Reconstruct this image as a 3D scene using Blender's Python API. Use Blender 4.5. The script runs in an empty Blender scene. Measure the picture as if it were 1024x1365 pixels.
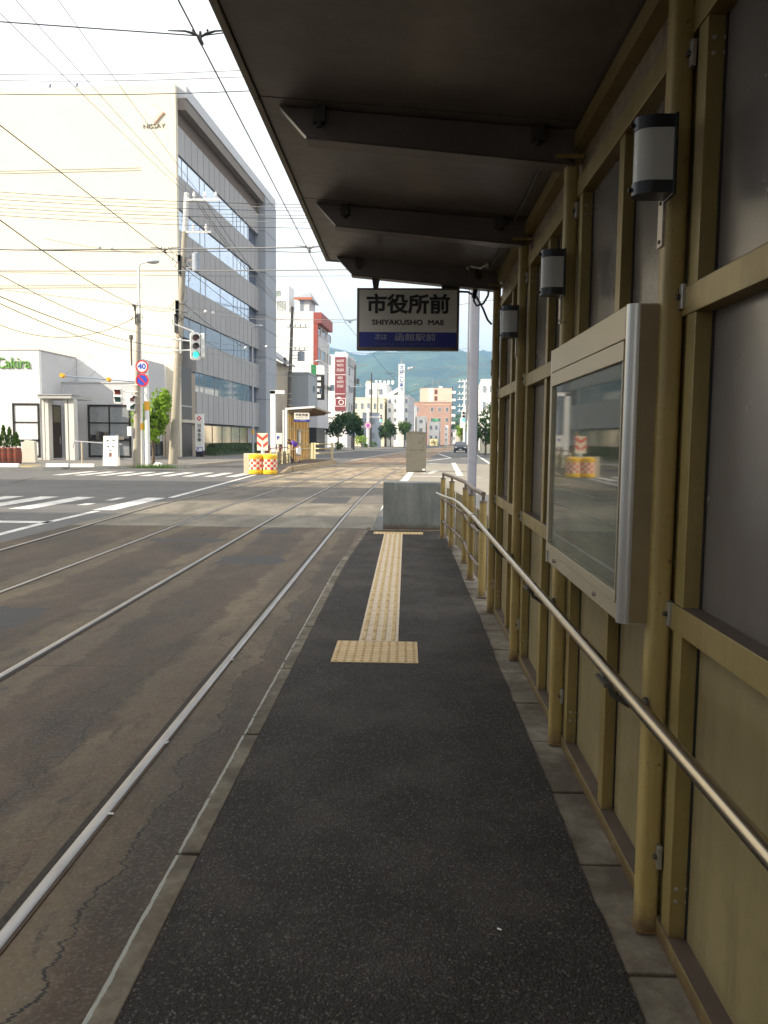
import bpy, bmesh, math, random
from mathutils import Vector, Matrix, noise
random.seed(7)
R = math.radians
C = bpy.context.scene.collection
sc = bpy.context.scene

# ------------------------------------------------------------------ camera, sky, sun, exposure
F = 1062.0; PITCH = R(5.17); YAW = R(1.56); ROLL = R(0.55); HC = 1.6
cam_d = bpy.data.cameras.new('camera'); cam = bpy.data.objects.new('camera', cam_d); C.objects.link(cam)
cam_d.sensor_fit = 'VERTICAL'; cam_d.sensor_height = 36.0; cam_d.lens = 36.0 * F / 1365.0
cam_d.clip_start = 0.05; cam_d.clip_end = 20000
cam.location = (0, 0, HC)
CAMROT = Matrix.Rotation(YAW, 3, 'Z') @ Matrix.Rotation(math.pi/2 - PITCH, 3, 'X') @ Matrix.Rotation(ROLL, 3, 'Z')
cam.rotation_euler = CAMROT.to_euler()
sc.camera = cam

SUN_EL = 30.0
SD = Vector((0.87, 0.50, 0)).normalized()            # horizontal travel of the sunlight
sun_az = math.atan2(-SD.x, -SD.y)                     # direction towards the sun, from +Y clockwise
world = bpy.data.worlds.new('World'); sc.world = world; world.use_nodes = True
wn = world.node_tree.nodes; wl = world.node_tree.links
bg = wn['Background']
sky = wn.new('ShaderNodeTexSky'); sky.sky_type = 'NISHITA'; sky.sun_disc = False
sky.sun_elevation = R(SUN_EL); sky.sun_rotation = sun_az
sky.air_density = 1.0; sky.dust_density = 2.5; sky.ozone_density = 1.2
# thin bright cloud veil in the sky itself (direction based)
tc = wn.new('ShaderNodeTexCoord'); mp = wn.new('ShaderNodeMapping'); mp.inputs['Scale'].default_value = (1.2, 1.2, 3.5)
nz = wn.new('ShaderNodeTexNoise'); nz.inputs['Scale'].default_value = 2.1; nz.inputs['Detail'].default_value = 6; nz.inputs['Roughness'].default_value = .55
rp = wn.new('ShaderNodeValToRGB'); rp.color_ramp.elements[0].position = .28; rp.color_ramp.elements[1].position = .55
rp.color_ramp.elements[0].color = (.70, .70, .70, 1); rp.color_ramp.elements[1].color = (.97, .97, .97, 1)
mx = wn.new('ShaderNodeMixRGB'); mx.inputs[2].default_value = (10.4, 9.9, 9.2, 1)
wl.new(tc.outputs['Generated'], mp.inputs[0]); wl.new(mp.outputs[0], nz.inputs['Vector']); wl.new(nz.outputs['Fac'], rp.inputs[0])
wl.new(rp.outputs[0], mx.inputs[0]); wl.new(sky.outputs[0], mx.inputs[1]); wl.new(mx.outputs[0], bg.inputs[0])
bg.inputs[1].default_value = 0.094
sun_d = bpy.data.lights.new('sun', 'SUN'); sun_d.energy = 5.0; sun_d.angle = R(.53); sun_d.color = (1.0, .87, .68)
sun = bpy.data.objects.new('sun', sun_d); C.objects.link(sun)
sdir = Vector((SD.x*math.cos(R(SUN_EL)), SD.y*math.cos(R(SUN_EL)), -math.sin(R(SUN_EL))))
sun.rotation_euler = sdir.to_track_quat('-Z', 'Y').to_euler(); sun.location = (-40, -30, 40)
sc.view_settings.view_transform = 'Standard'; sc.view_settings.look = 'None'; sc.view_settings.gamma = 1
sc.view_settings.exposure = 0.95
sc.cycles.max_bounces = 7; sc.cycles.diffuse_bounces = 3; sc.cycles.glossy_bounces = 3; sc.cycles.transmission_bounces = 4
sc.cycles.transparent_max_bounces = 12; sc.cycles.caustics_reflective = False; sc.cycles.caustics_refractive = False
sc.cycles.use_denoising = True; sc.cycles.sample_clamp_indirect = 6

# ------------------------------------------------------------------ sighting helpers: metres from survey points of the photo
def ray(px, py):
    d = CAMROT @ Vector(((px-512)/F, (682.5-py)/F, -1)); return d
def gnd(px, py, z=0.0):
    d = ray(px, py); t = (z-HC)/d.z; return Vector((d.x*t, d.y*t, z))
def atY(px, py, Y):
    d = ray(px, py); t = Y/d.y; return Vector((d.x*t, Y, HC+d.z*t))

# ------------------------------------------------------------------ materials
MATS = {}
def mat(name, col, rough=.6, metal=0., var=.12, vs=6., bump=.0, bs=40., spec=.5, col2=None, dirt=0., emit=None, stretch=None):
    if name in MATS: return MATS[name]
    m = bpy.data.materials.new(name); m.use_nodes = True; n = m.node_tree.nodes; l = m.node_tree.links
    b = n['Principled BSDF']; b.inputs['Roughness'].default_value = rough; b.inputs['Metallic'].default_value = metal
    b.inputs['Specular IOR Level'].default_value = spec
    tc = n.new('ShaderNodeTexCoord'); v = tc.outputs['Object']
    if stretch:
        mp = n.new('ShaderNodeMapping'); mp.inputs['Scale'].default_value = stretch; l.new(v, mp.inputs[0]); v = mp.outputs[0]
    nz = n.new('ShaderNodeTexNoise'); nz.inputs['Scale'].default_value = vs; nz.inputs['Detail'].default_value = 7; nz.inputs['Roughness'].default_value = .62
    l.new(v, nz.inputs['Vector'])
    r = n.new('ShaderNodeValToRGB'); c2 = col2 or tuple(min(1, c*(1+var)) for c in col); c1 = tuple(c*(1-var) for c in col)
    r.color_ramp.elements[0].position = .32; r.color_ramp.elements[1].position = .68
    r.color_ramp.elements[0].color = (*c1, 1); r.color_ramp.elements[1].color = (*c2, 1)
    l.new(nz.outputs['Fac'], r.inputs[0]); out = r.outputs[0]
    if dirt:
        n2 = n.new('ShaderNodeTexNoise'); n2.inputs['Scale'].default_value = vs*.35; n2.inputs['Detail'].default_value = 9; n2.inputs['Roughness'].default_value = .7
        l.new(v, n2.inputs['Vector']); r2 = n.new('ShaderNodeValToRGB')
        r2.color_ramp.elements[0].position = .5; r2.color_ramp.elements[1].position = .72
        r2.color_ramp.elements[0].color = (0, 0, 0, 1); r2.color_ramp.elements[1].color = (dirt, dirt, dirt, 1)
        l.new(n2.outputs['Fac'], r2.inputs[0]); mx = n.new('ShaderNodeMixRGB'); mx.inputs[2].default_value = (col[0]*.35+.01, col[1]*.3+.008, col[2]*.28+.006, 1)
        l.new(r2.outputs[0], mx.inputs[0]); l.new(out, mx.inputs[1]); out = mx.outputs[0]
        mm = n.new('ShaderNodeMath'); mm.operation = 'MULTIPLY_ADD'; mm.inputs[1].default_value = .25; mm.inputs[2].default_value = rough
        l.new(r2.outputs[0], mm.inputs[0]); l.new(mm.outputs[0], b.inputs['Roughness'])
    l.new(out, b.inputs['Base Color'])
    if bump:
        n3 = n.new('ShaderNodeTexNoise'); n3.inputs['Scale'].default_value = bs; n3.inputs['Detail'].default_value = 4
        l.new(v, n3.inputs['Vector']); bp = n.new('ShaderNodeBump'); bp.inputs['Strength'].default_value = bump; bp.inputs['Distance'].default_value = .01
        l.new(n3.outputs['Fac'], bp.inputs['Height']); l.new(bp.outputs[0], b.inputs['Normal'])
    if emit:
        b.inputs['Emission Color'].default_value = (*emit[0], 1); b.inputs['Emission Strength'].default_value = emit[1]
    MATS[name] = m; return m

class NT:
    """tiny node-graph helper"""
    def __init__(s, name, rough=.8):
        s.m = bpy.data.materials.new(name); s.m.use_nodes = True; s.n = s.m.node_tree.nodes; s.l = s.m.node_tree.links
        s.b = s.n['Principled BSDF']; s.b.inputs['Roughness'].default_value = rough; MATS[name] = s.m
        s.pos = s.n.new('ShaderNodeNewGeometry').outputs['Position']
        sx = s.n.new('ShaderNodeSeparateXYZ'); s.l.new(s.pos, sx.inputs[0]); s.x, s.y, s.z = sx.outputs
    def put(s, sock, v):
        if isinstance(v, (int, float)): sock.default_value = v
        elif isinstance(v, tuple): sock.default_value = (*v, 1) if len(v) == 3 and sock.type == 'RGBA' else v
        else: s.l.new(v, sock)
    def math(s, op, a, b=0., c=0., clamp=False):
        q = s.n.new('ShaderNodeMath'); q.operation = op; q.use_clamp = clamp
        for i, v in enumerate((a, b, c)): s.put(q.inputs[i], v)
        return q.outputs[0]
    def noise(s, scale, detail=5, rough=.6, vec=None, dist=0.):
        q = s.n.new('ShaderNodeTexNoise'); q.inputs['Scale'].default_value = scale; q.inputs['Detail'].default_value = detail
        q.inputs['Roughness'].default_value = rough; q.inputs['Distortion'].default_value = dist; s.l.new(vec or s.pos, q.inputs['Vector']); return q.outputs['Fac']
    def map(s, scale, vec=None, loc=(0, 0, 0)):
        q = s.n.new('ShaderNodeMapping'); q.inputs['Scale'].default_value = scale; q.inputs['Location'].default_value = loc
        s.l.new(vec or s.pos, q.inputs[0]); return q.outputs[0]
    def voro(s, scale, feature='F1', vec=None):
        q = s.n.new('ShaderNodeTexVoronoi'); q.feature = feature; q.inputs['Scale'].default_value = scale; s.l.new(vec or s.pos, q.inputs['Vector']); return q
    def ramp(s, f, stops, interp='LINEAR'):
        q = s.n.new('ShaderNodeValToRGB'); cr = q.color_ramp; cr.interpolation = interp
        while len(cr.elements) > len(stops): cr.elements.remove(cr.elements[-1])
        while len(cr.elements) < len(stops): cr.elements.new(1)
        for e, (p, c) in zip(cr.elements, stops):
            e.position = p; e.color = (*c, 1) if isinstance(c, tuple) else (c, c, c, 1)
        s.put(q.inputs[0], f); return q.outputs[0]
    def mix(s, f, a, b, mode='MIX'):
        q = s.n.new('ShaderNodeMixRGB'); q.blend_type = mode
        s.put(q.inputs[0], f); s.put(q.inputs[1], a); s.put(q.inputs[2], b); return q.outputs[0]
    def rng(s, v, a, b):   # 1 inside a..b, else 0
        return s.math('MULTIPLY', s.math('GREATER_THAN', v, a), s.math('LESS_THAN', v, b))
    def line(s, v, c, w):  # 1 within w of c
        return s.math('LESS_THAN', s.math('ABSOLUTE', s.math('SUBTRACT', v, c)), w)
    def bump(s, h, st=.4, d=.01):
        q = s.n.new('ShaderNodeBump'); q.inputs['Strength'].default_value = st; q.inputs['Distance'].default_value = d
        s.l.new(h, q.inputs['Height']); s.l.new(q.outputs[0], s.b.inputs['Normal'])
    def col(s, c): s.put(s.b.inputs['Base Color'], c); return s.m

# platform asphalt: coarse open texture with pale stone specks
t = NT('platform_asphalt', .75)
g1 = t.voro(105.); g2 = t.noise(260., 2); g3 = t.noise(2.2, 5)
base = t.ramp(g3, [(.38, (.032, .0265, .023)), (.62, (.054, .046, .041))])
specks = t.ramp(t.voro(140.).outputs['Color'], [(.70, 0.), (.84, 1.)])
c = t.mix(t.math('MULTIPLY', specks, .58), base, (.19, .175, .155))
c = t.mix(t.ramp(g1.outputs['Distance'], [(.25, 0.), (.6, .6)]), c, (.012, .011, .011))
c = t.mix(t.ramp(t.noise(1.1, 7, .7), [(.48, 0.), (.68, .40)]), c, (.095, .083, .068))
c = t.mix(t.ramp(t.noise(5., 6, .75, t.map((1, .6, 1), None, (7, 3, 0))), [(.60, 0.), (.70, .55)]), c, (.018, .015, .013))
t.b.inputs['Specular IOR Level'].default_value = .2
t.col(c); t.bump(t.math('ADD', t.math('MULTIPLY', g1.outputs['Distance'], -1.), g2), .9, .008)

# tram bed: brown stained concrete, slab joints, dark oil spots, repair patches, paler crossing panels
t = NT('tram_bed', .78)
n1 = t.noise(1., 9, .66, t.map((1.1, .45, 1)), .6); n2 = t.noise(5., 8, .7); n3 = t.noise(60., 3)
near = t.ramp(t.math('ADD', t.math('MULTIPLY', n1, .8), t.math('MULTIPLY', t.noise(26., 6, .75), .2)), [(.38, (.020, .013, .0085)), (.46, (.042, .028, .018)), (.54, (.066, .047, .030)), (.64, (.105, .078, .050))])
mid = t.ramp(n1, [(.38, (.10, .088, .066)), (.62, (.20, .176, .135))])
tan = t.ramp(n1, [(.38, (.17, .125, .075)), (.62, (.36, .29, .20))])  # tan paving, brightened in colour for its sunlit stretch
dk = t.ramp(n1, [(.38, (.062, .054, .046)), (.62, (.125, .108, .088))])
khaki = t.ramp(t.math('ADD', t.math('MULTIPLY', n1, .7), t.math('MULTIPLY', t.noise(22., 7, .78), .3)), [(.38, (.060, .047, .031)), (.5, (.118, .098, .066)), (.62, (.185, .160, .115))])
wx = t.math('ADD', t.x, t.math('ADD', t.math('MULTIPLY', t.math('SUBTRACT', t.noise(1., 8, .7, t.map((0, 1.1, 0))), .5), -.62), t.math('MULTIPLY', t.math('SUBTRACT', t.noise(9., 6, .75), .5), .10)))
bands = None
for a_, b_ in ((-1.26, -1.055), (-1.66, -1.30), (-2.66, -2.38), (-3.02, -2.74), (-4.12, -3.86), (-4.5, -4.2)):
    q = t.math('MULTIPLY', t.ramp(t.math('SUBTRACT', wx, a_-.03), [(0., 0.), (.06, 1.)]), t.ramp(t.math('SUBTRACT', b_+.03, wx), [(0., 0.), (.06, 1.)]))
    bands = q if bands is None else t.math('MAXIMUM', bands, q)
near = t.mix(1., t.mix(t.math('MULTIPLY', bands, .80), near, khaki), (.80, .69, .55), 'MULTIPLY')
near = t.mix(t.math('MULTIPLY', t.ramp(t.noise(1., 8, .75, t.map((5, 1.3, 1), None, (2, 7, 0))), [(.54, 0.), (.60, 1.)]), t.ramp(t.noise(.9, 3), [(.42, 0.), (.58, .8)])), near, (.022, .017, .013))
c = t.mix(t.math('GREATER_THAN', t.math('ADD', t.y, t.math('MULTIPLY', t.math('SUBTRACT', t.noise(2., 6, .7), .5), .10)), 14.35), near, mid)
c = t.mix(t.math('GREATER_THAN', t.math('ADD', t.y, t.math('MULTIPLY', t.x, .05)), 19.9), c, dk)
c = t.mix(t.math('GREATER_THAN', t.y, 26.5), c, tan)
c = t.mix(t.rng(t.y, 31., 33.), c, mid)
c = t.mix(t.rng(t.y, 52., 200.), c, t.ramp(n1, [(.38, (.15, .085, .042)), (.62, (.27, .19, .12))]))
c = t.mix(t.ramp(n2, [(.5, 0.), (.75, .55)]), c, (.055, .045, .036))
# rust bleeding along rails
for rx in (-1.32, -2.72):
    d = t.math('ABSOLUTE', t.math('SUBTRACT', t.x, rx - (.10 if rx > -2 else -.10)))
    f = t.math('MULTIPLY', t.ramp(d, [(0, 1.), (.17, 0.)]), t.ramp(t.noise(7., 7, .7), [(.47, 0.), (.56, .9)]))
    f = t.math('MULTIPLY', f, t.math('LESS_THAN', t.y, 14.3))
    c = t.mix(f, c, t.mix(t.ramp(t.noise(60., 5, .8), [(.4, 0.), (.6, 1.)]), (.030, .018, .011), (.125, .072, .034)))
# oil drops
v = t.voro(3.2, vec=t.map((1.5, 1., 1), None)); f = t.math('MULTIPLY', t.ramp(t.math('ADD', v.outputs['Distance'], t.math('MULTIPLY', t.noise(12., 4), .34)), [(.29, 1.), (.35, 0.)]), t.math('LESS_THAN', t.y, 14.3))
f = t.math('MULTIPLY', f, t.ramp(t.noise(.7, 4, .6), [(.45, .1), (.6, 1.)])); c = t.mix(t.math('MULTIPLY', f, .75), c, (.026, .023, .022))
c = t.mix(t.ramp(t.noise(1., 7, .7, t.map((2.2, .28, 1), None, (4, 2, 0))), [(.54, 0.), (.68, .55)]), c, (.040, .033, .028))
c = t.mix(t.math('MULTIPLY', t.ramp(t.noise(70., 3, .7), [(.52, 0.), (.66, 1.)]), .35), c, (.17, .15, .12))
v2 = t.voro(9.); f = t.math('MULTIPLY', t.ramp(t.math('ADD', v2.outputs['Distance'], t.math('MULTIPLY', t.noise(30., 3), .2)), [(.17, 1.), (.2, 0.)]), t.ramp(t.noise(.8, 3), [(.52, 0.), (.6, .8)]))
c = t.mix(f, c, (.04, .034, .03))
# wandering cracks
wob = t.math('MULTIPLY', t.math('SUBTRACT', t.noise(1., 9, .72, t.map((0, 1.1, 0))), .5), .62)
f = t.math('MULTIPLY', t.line(t.math('SUBTRACT', t.x, wob), -1.06, t.math('MULTIPLY_ADD', t.noise(5., 6, .7), .018, -.0045)), t.math('LESS_THAN', t.y, 13.5)); c = t.mix(f, c, (.004, .0035, .003))
wob2 = t.math('MULTIPLY', t.math('SUBTRACT', t.noise(1., 9, .75, t.map((0, 1.7, 0), None, (0, 9, 0))), .5), .55)
f = t.math('MULTIPLY', t.line(t.math('SUBTRACT', t.x, wob2), -1.72, .0045), t.rng(t.y, 1., 7.6)); c = t.mix(f, c, (.012, .010, .008))
wy = t.math('MULTIPLY', t.math('SUBTRACT', t.noise(2., 6, .6), .5), .12)
for yy, x0, x1, w in ((5.42, -2.6, -1.9, .012), (8.9, -2.6, -1.4, .01), (14.36, -6.1, -.8, .03), (19.9, -6.1, -.8, .04), (11.6, -4.1, -2.8, .015), (26.5, -6, -.8, .05), (31., -6, -.8, .06)):
    f = t.math('MULTIPLY', t.line(t.math('ADD', t.y, wy), yy, w), t.rng(t.x, x0, x1)); c = t.mix(t.math('MULTIPLY', f, .8), c, (.02, .018, .016))
# asphalt repair patches
ed = t.math('MULTIPLY', t.math('SUBTRACT', t.noise(4., 4), .5), .7)
for x0, x1, y0, y1 in ((-2.45, -1.62, 10.1, 10.75), (-3.95, -3.3, 6.4, 7.3), (-2.5, -2.0, 13.3, 14.2), (-2.45, -1.5, 20.0, 22.2), (-4.0, -2.9, 12.2, 12.6)):
    f = t.math('MULTIPLY', t.rng(t.math('ADD', t.x, t.math('MULTIPLY', ed, .4)), x0, x1), t.rng(t.math('ADD', t.y, ed), y0, y1)); c = t.mix(f, c, (.030, .029, .030))
t.col(c); t.bump(t.math('ADD', n2, t.math('MULTIPLY', n3, .5)), .5, .012)

# road asphalt
t = NT('road_asphalt', .85)
n1 = t.noise(.35, 7, .62); n2 = t.noise(60., 3); n3 = t.noise(2.2, 6, .7, t.map((1, .25, 1)))
c = t.ramp(n1, [(.3, (.072, .072, .075)), (.7, (.105, .103, .102))])
c = t.mix(t.ramp(n3, [(.52, 0.), (.72, .5)]), c, (.145, .138, .128))
c = t.mix(t.math('MULTIPLY', t.ramp(n2, [(.5, 0.), (.7, 1.)]), .25), c, (.2, .19, .18))
cr = t.voro(.22, 'DISTANCE_TO_EDGE', t.map((1, 1, 1)))
f = t.ramp(t.math('ADD', cr.outputs['Distance'], t.math('MULTIPLY', t.math('SUBTRACT', t.noise(3., 5), .5), .02)), [(.0, .7), (.008, 0.)])
c = t.mix(f, c, (.03, .03, .03))
# paler tarmac right of the tracks past the stop, its sunlight put into the colour
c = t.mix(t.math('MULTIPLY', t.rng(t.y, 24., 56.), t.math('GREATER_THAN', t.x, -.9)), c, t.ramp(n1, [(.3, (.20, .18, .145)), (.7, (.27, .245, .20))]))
t.col(c); t.bump(n2, .3, .005)

t = NT('kerb_concrete', .85)
n1 = t.noise(3., 8, .7); n2 = t.noise(30., 5, .7)
c = t.ramp(n1, [(.38, (.056, .042, .027)), (.5, (.100, .080, .054)), (.62, (.165, .140, .102))]); c = t.mix(t.ramp(n2, [(.55, 0.), (.7, .5)]), c, (.07, .06, .05))
# chipped pale arris along the track edge
wob = t.math('MULTIPLY', t.math('SUBTRACT', t.noise(1., 8, .7, t.map((0, 4., 0))), .5), .022)
f = t.math('MULTIPLY', t.line(t.math('ADD', t.x, wob), -.822, t.math('MULTIPLY_ADD', t.noise(14., 5), .016, -.002)), t.ramp(t.noise(9., 6, .7), [(.40, 0.), (.46, .85)])); f = t.math('MULTIPLY', f, t.math('LESS_THAN', t.y, 10.))
c = t.mix(f, c, (.30, .31, .28)); t.col(c); t.bump(n2, .5, .008)

t = NT('kerbstone_concrete', .85)
n1 = t.noise(2.2, 8, .7); n2 = t.noise(45., 5, .7)
c = t.ramp(n1, [(.38, (.070, .054, .036)), (.5, (.145, .122, .090)), (.62, (.235, .212, .168))]); c = t.mix(t.ramp(t.noise(7., 6, .7), [(.58, 0.), (.7, .6)]), c, (.09, .06, .045))
t.col(c); t.bump(n2, .5, .006)

t = NT('tactile_paint', .7)
n1 = t.noise(6., 7, .7); n2 = t.noise(60., 4, .7)
c = t.ramp(n1, [(.35, (.48, .31, .12)), (.65, (.60, .44, .22))]); c = t.mix(t.ramp(n2, [(.46, 0.), (.62, .6)]), c, (.52, .42, .31))
c = t.mix(t.ramp(t.noise(22., 6, .75), [(.6, 0.), (.72, .7)]), c, (.20, .15, .09))
t.col(c); t.bump(n2, .4, .004)
t = NT('tactile_bar', .7)
n1 = t.noise(9., 6, .7)
c = t.ramp(n1, [(.35, (.36, .24, .09)), (.65, (.50, .36, .16))]); t.col(c)
t = NT('tactile_ground', .8)
n1 = t.noise(9., 7, .75)
c = t.ramp(n1, [(.3, (.40, .29, .17)), (.5, (.56, .46, .33)), (.7, (.46, .36, .26))]); c = t.mix(t.line(t.math('FRACT', t.math('DIVIDE', t.y, .3)), .5, .012), c, (.16, .12, .08)); t.col(c)

t = NT('forest', .95)
vo = t.voro(.045); n1 = t.noise(.012, 8, .65); n2 = t.noise(.0025, 4)
c = t.ramp(t.math('ADD', n1, t.math('MULTIPLY', vo.outputs['Distance'], -.012)), [(.34, (.004, .015, .012)), (.48, (.020, .048, .024)), (.62, (.075, .120, .042))])
c = t.mix(t.ramp(n2, [(.4, 0.), (.65, .5)]), c, (.03, .075, .035)); t.col(c); t.bump(t.math('ADD', n1, t.math('MULTIPLY', vo.outputs['Distance'], -.03)), 1., 18.)

t = NT('ground_earth', .95); t.col(t.ramp(t.noise(.02, 6), [(.3, (.06, .065, .05)), (.7, (.12, .11, .09))]))
t = NT('pavement_tile', .88)
n1 = t.noise(.8, 6, .65); c = t.ramp(n1, [(.3, (.12, .112, .105)), (.7, (.19, .178, .165))]); t.col(c)

def foliage_mat(name, a, b, tr=.35):
    t = NT(name, .6); q = t.voro(3.5); n_ = t.noise(2.4, 4)
    c = t.ramp(t.math('ADD', t.math('MULTIPLY', n_, .6), t.math('MULTIPLY', t.noise(17., 2), .4)), [(.3, a), (.7, b)]); t.col(c)
    tl = t.n.new('ShaderNodeBsdfTranslucent'); t.l.new(c, tl.inputs[0]); ms = t.n.new('ShaderNodeMixShader'); ms.inputs[0].default_value = tr
    out = t.n['Material Output']; t.l.new(t.b.outputs[0], ms.inputs[1]); t.l.new(tl.outputs[0], ms.inputs[2]); t.l.new(ms.outputs[0], out.inputs[0]); return t.m
foliage_mat('leaf_bright', (.12, .27, .012), (.36, .52, .05)); foliage_mat('leaf_dark', (.022, .06, .014), (.085, .16, .035)); foliage_mat('leaf_mid', (.035, .09, .014), (.11, .2, .03))
foliage_mat('hedge_leaf', (.02, .045, .012), (.07, .11, .03), .15)

def weathered(name, c1, c2, rough, metal, chip=(.10, .055, .03), chipf=.62, streak=.35, foot=True, bumpk=.15):
    t = NT(name, rough); t.b.inputs['Metallic'].default_value = metal
    c = t.ramp(t.noise(2.6, 7, .65, t.map((1, 1, .4))), [(.36, c1), (.64, c2)])
    st = t.ramp(t.noise(1., 8, .72, t.map((22, 22, 1.3))), [(.50, 0.), (.72, streak)])
    c = t.mix(st, c, tuple(q*.38 for q in c1))
    c = t.mix(t.ramp(t.noise(3.2, 9, .8), [(.52, 0.), (.74, .5)]), c, tuple(q*.50 for q in c1))
    ch = t.ramp(t.noise(38., 7, .78), [(chipf, 0.), (chipf+.035, .9)]); c = t.mix(ch, c, chip)
    sc_ = t.ramp(t.noise(1., 4, .6, t.map((9, 9, 160))), [(.70, 0.), (.74, .35)]); c = t.mix(sc_, c, tuple(min(1, q*1.7) for q in c2))
    if foot:
        fz = t.math('ADD', t.z, t.math('MULTIPLY', t.math('SUBTRACT', t.noise(18., 6, .7), .5), .16)); c = t.mix(t.ramp(fz, [(.075, .85), (.17, 0.)]), c, (.085, .045, .024))
    t.col(c); t.put(t.b.inputs['Roughness'], t.math('MULTIPLY_ADD', t.noise(9., 6, .7), .35, rough-.15)); t.bump(t.math('ADD', t.noise(60., 4), t.math('MULTIPLY', ch, -1.2)), bumpk, .004); return t.m
YEL = weathered('yellow_paint', (.335, .232, .074), (.45, .328, .115), .42, 0.)
YEL2 = mat('yellow_paint_orange', (.44, .28, .075), .45, var=.15, vs=9, dirt=.3)
ALU = weathered('bronze_aluminium', (.24, .170, .055), (.33, .245, .085), .42, .2, chip=(.13, .09, .05), chipf=.68, streak=.25)
ALUD = mat('bronze_aluminium_top', (.085, .062, .045), .6, var=.25, vs=9, dirt=.4)
PANL = weathered('lower_panel', (.200, .150, .066), (.270, .208, .094), .46, 0., chip=(.09, .06, .035), chipf=.72, streak=.40, bumpk=.1)
GASK = mat('black_gasket', (.012, .010, .009), .6)
SOFF = weathered('soffit_bronze', (.165, .142, .130), (.225, .195, .180), .32, .25, chip=(.05, .035, .025), chipf=.73, streak=0., foot=False, bumpk=.08)
FASC = mat('fascia_metal', (.30, .265, .21), .45, metal=.3, var=.1, vs=6, dirt=.2)
PEEL = mat('peeling_beam', (.27, .205, .125), .6, var=.25, vs=22, dirt=.8, bump=.3, bs=60)
STEEL = mat('stainless_rail', (.42, .36, .27), .30, metal=1., var=.03, vs=3)
BRK = mat('dark_bracket', (.07, .065, .05), .5, var=.2, vs=20)
BOLT = mat('galvanised_plate', (.42, .38, .32), .4, metal=.6, var=.12, vs=30, dirt=.3)
BLK = mat('black_plastic', (.012, .012, .014), .30, var=.1)
DIFF = mat('opal_diffuser', (.50, .48, .42), .28, var=.05, vs=3)
RAILM = mat('rail_steel', (.25, .245, .245), .36, metal=.95, var=.14, vs=20, dirt=.25, stretch=(1, .2, 1))
RAILD = mat('rail_rust', (.085, .052, .032), .8, var=.3, vs=25)
GROV = mat('groove_dirt', (.030, .024, .019), .95, var=.4, vs=30, bump=.5, bs=40)
SILV = mat('silver_case', (.46, .44, .40), .34, metal=.8, var=.05, vs=5)
CASE2 = mat('case_side_bronze', (.26, .195, .10), .42, metal=.2, var=.1, vs=8, dirt=.15); CASE = mat('case_champagne', (.40, .345, .24), .38, metal=.35, var=.05, vs=4)
BROWNR = mat('brown_resin_rail', (.16, .115, .085), .5, var=.15, vs=12)
BLOCK = weathered('block_concrete', (.150, .158, .146), (.245, .255, .235), .85, 0., chip=(.10, .085, .06), chipf=.70, streak=.38, bumpk=.4)
CABM = mat('cabinet_paint', (.115, .108, .085), .55, var=.08, vs=3, dirt=.2)
GPOLE = mat('lilac_grey_paint', (.155, .165, .205), .5, var=.06, vs=3)
WHITE = mat('white_paint', (.78, .78, .76), .6, var=.04)
WLINE = mat('road_paint_white', (.56, .55, .53), .75, var=.15, vs=6, dirt=.75)
YLINE = mat('road_paint_yellow', (.62, .45, .12), .75, var=.2, vs=5, dirt=.35)
CREAM = mat('cream_wall', (.72, .67, .54), .8, var=.02, vs=.3)
GREYW = mat('grey_cladding', (.385, .38, .385), .75, var=.06, vs=.8, dirt=.12, stretch=(1, 1, .25))
GREYP = mat('grey_pier', (.36, .385, .43), .75, var=.05, vs=.6)
BRN = mat('brown_soffit', (.13, .085, .06), .7, var=.1)
BRN2 = mat('brown_cornice', (.20, .17, .145), .7, var=.1)
def glass(name, col, rough=.04, metal=.55):
    return mat(name, col, rough, metal=metal, var=.08, vs=.4, spec=.9)
GLS = glass('office_glass', (.58, .67, .80), .08, .8); GLD = glass('dark_glass', (.10, .115, .14), .05, .4); GLB = glass('tinted_glass', (.30, .36, .42), .05, .5)
BLKW = mat('black_entrance', (.02, .018, .017), .35)
MULL = mat('mullion_metal', (.42, .43, .45), .5, metal=.3)
WALLW = mat('white_render', (.80, .795, .78), .85, var=.03, vs=.5)
WALLG = mat('grey_and_shaded_render', (.55, .55, .57), .85, var=.05, vs=.6, dirt=.1)  # pale grey render, also standing in for white walls in shade
WALLS = mat('weathered_grey_wall', (.34, .37, .40), .85, var=.10, vs=.35, dirt=.4, stretch=(1, 1, .3))
WALLY = mat('yellow_render', (.74, .69, .52), .85, var=.06, vs=.5)
BRICK = mat('brick_facade', (.40, .255, .205), .85, var=.10, vs=.5)
ORNG = mat('peach_facade', (.66, .50, .40), .85, var=.06, vs=.4)
BEIGE = mat('beige_wall', (.55, .47, .36), .85, var=.08, vs=.4)
REDT = mat('red_tile', (.30, .06, .045), .6, var=.12, vs=2)
CONC = mat('pole_concrete', (.36, .33, .27), .8, var=.12, vs=2.5, dirt=.25, stretch=(1, 1, .3))
DKPOLE = mat('old_pole', (.14, .125, .11), .85, var=.2, vs=3)
WIRE = mat('wire_black', (.04, .042, .045), .6)
WIREP = mat('wire_grey', (.25, .25, .25), .6)
INSU = mat('white_porcelain', (.8, .8, .8), .2)
TRUNK = mat('bark', (.12, .09, .06), .9, var=.3, vs=12, bump=.4)
BARK2 = TRUNK
RED = mat('sign_red', (.62, .03, .04), .4); BLUE = mat('sign_blue', (.03, .08, .50), .4); NAVY = mat('sign_navy', (.016, .028, .26), .45); SWHITE = mat('sign_white', (.80, .80, .78), .45)
SIGNF = mat('sign_face_cream', (.70, .67, .585), .5, var=.05, vs=3)
INK = mat('sign_ink', (.010, .009, .010), .5); SGREY = mat('sign_lettering_grey', (.38, .38, .46), .5); SGREY2 = mat('sign_lettering_dim', (.10, .10, .22), .5)
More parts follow.
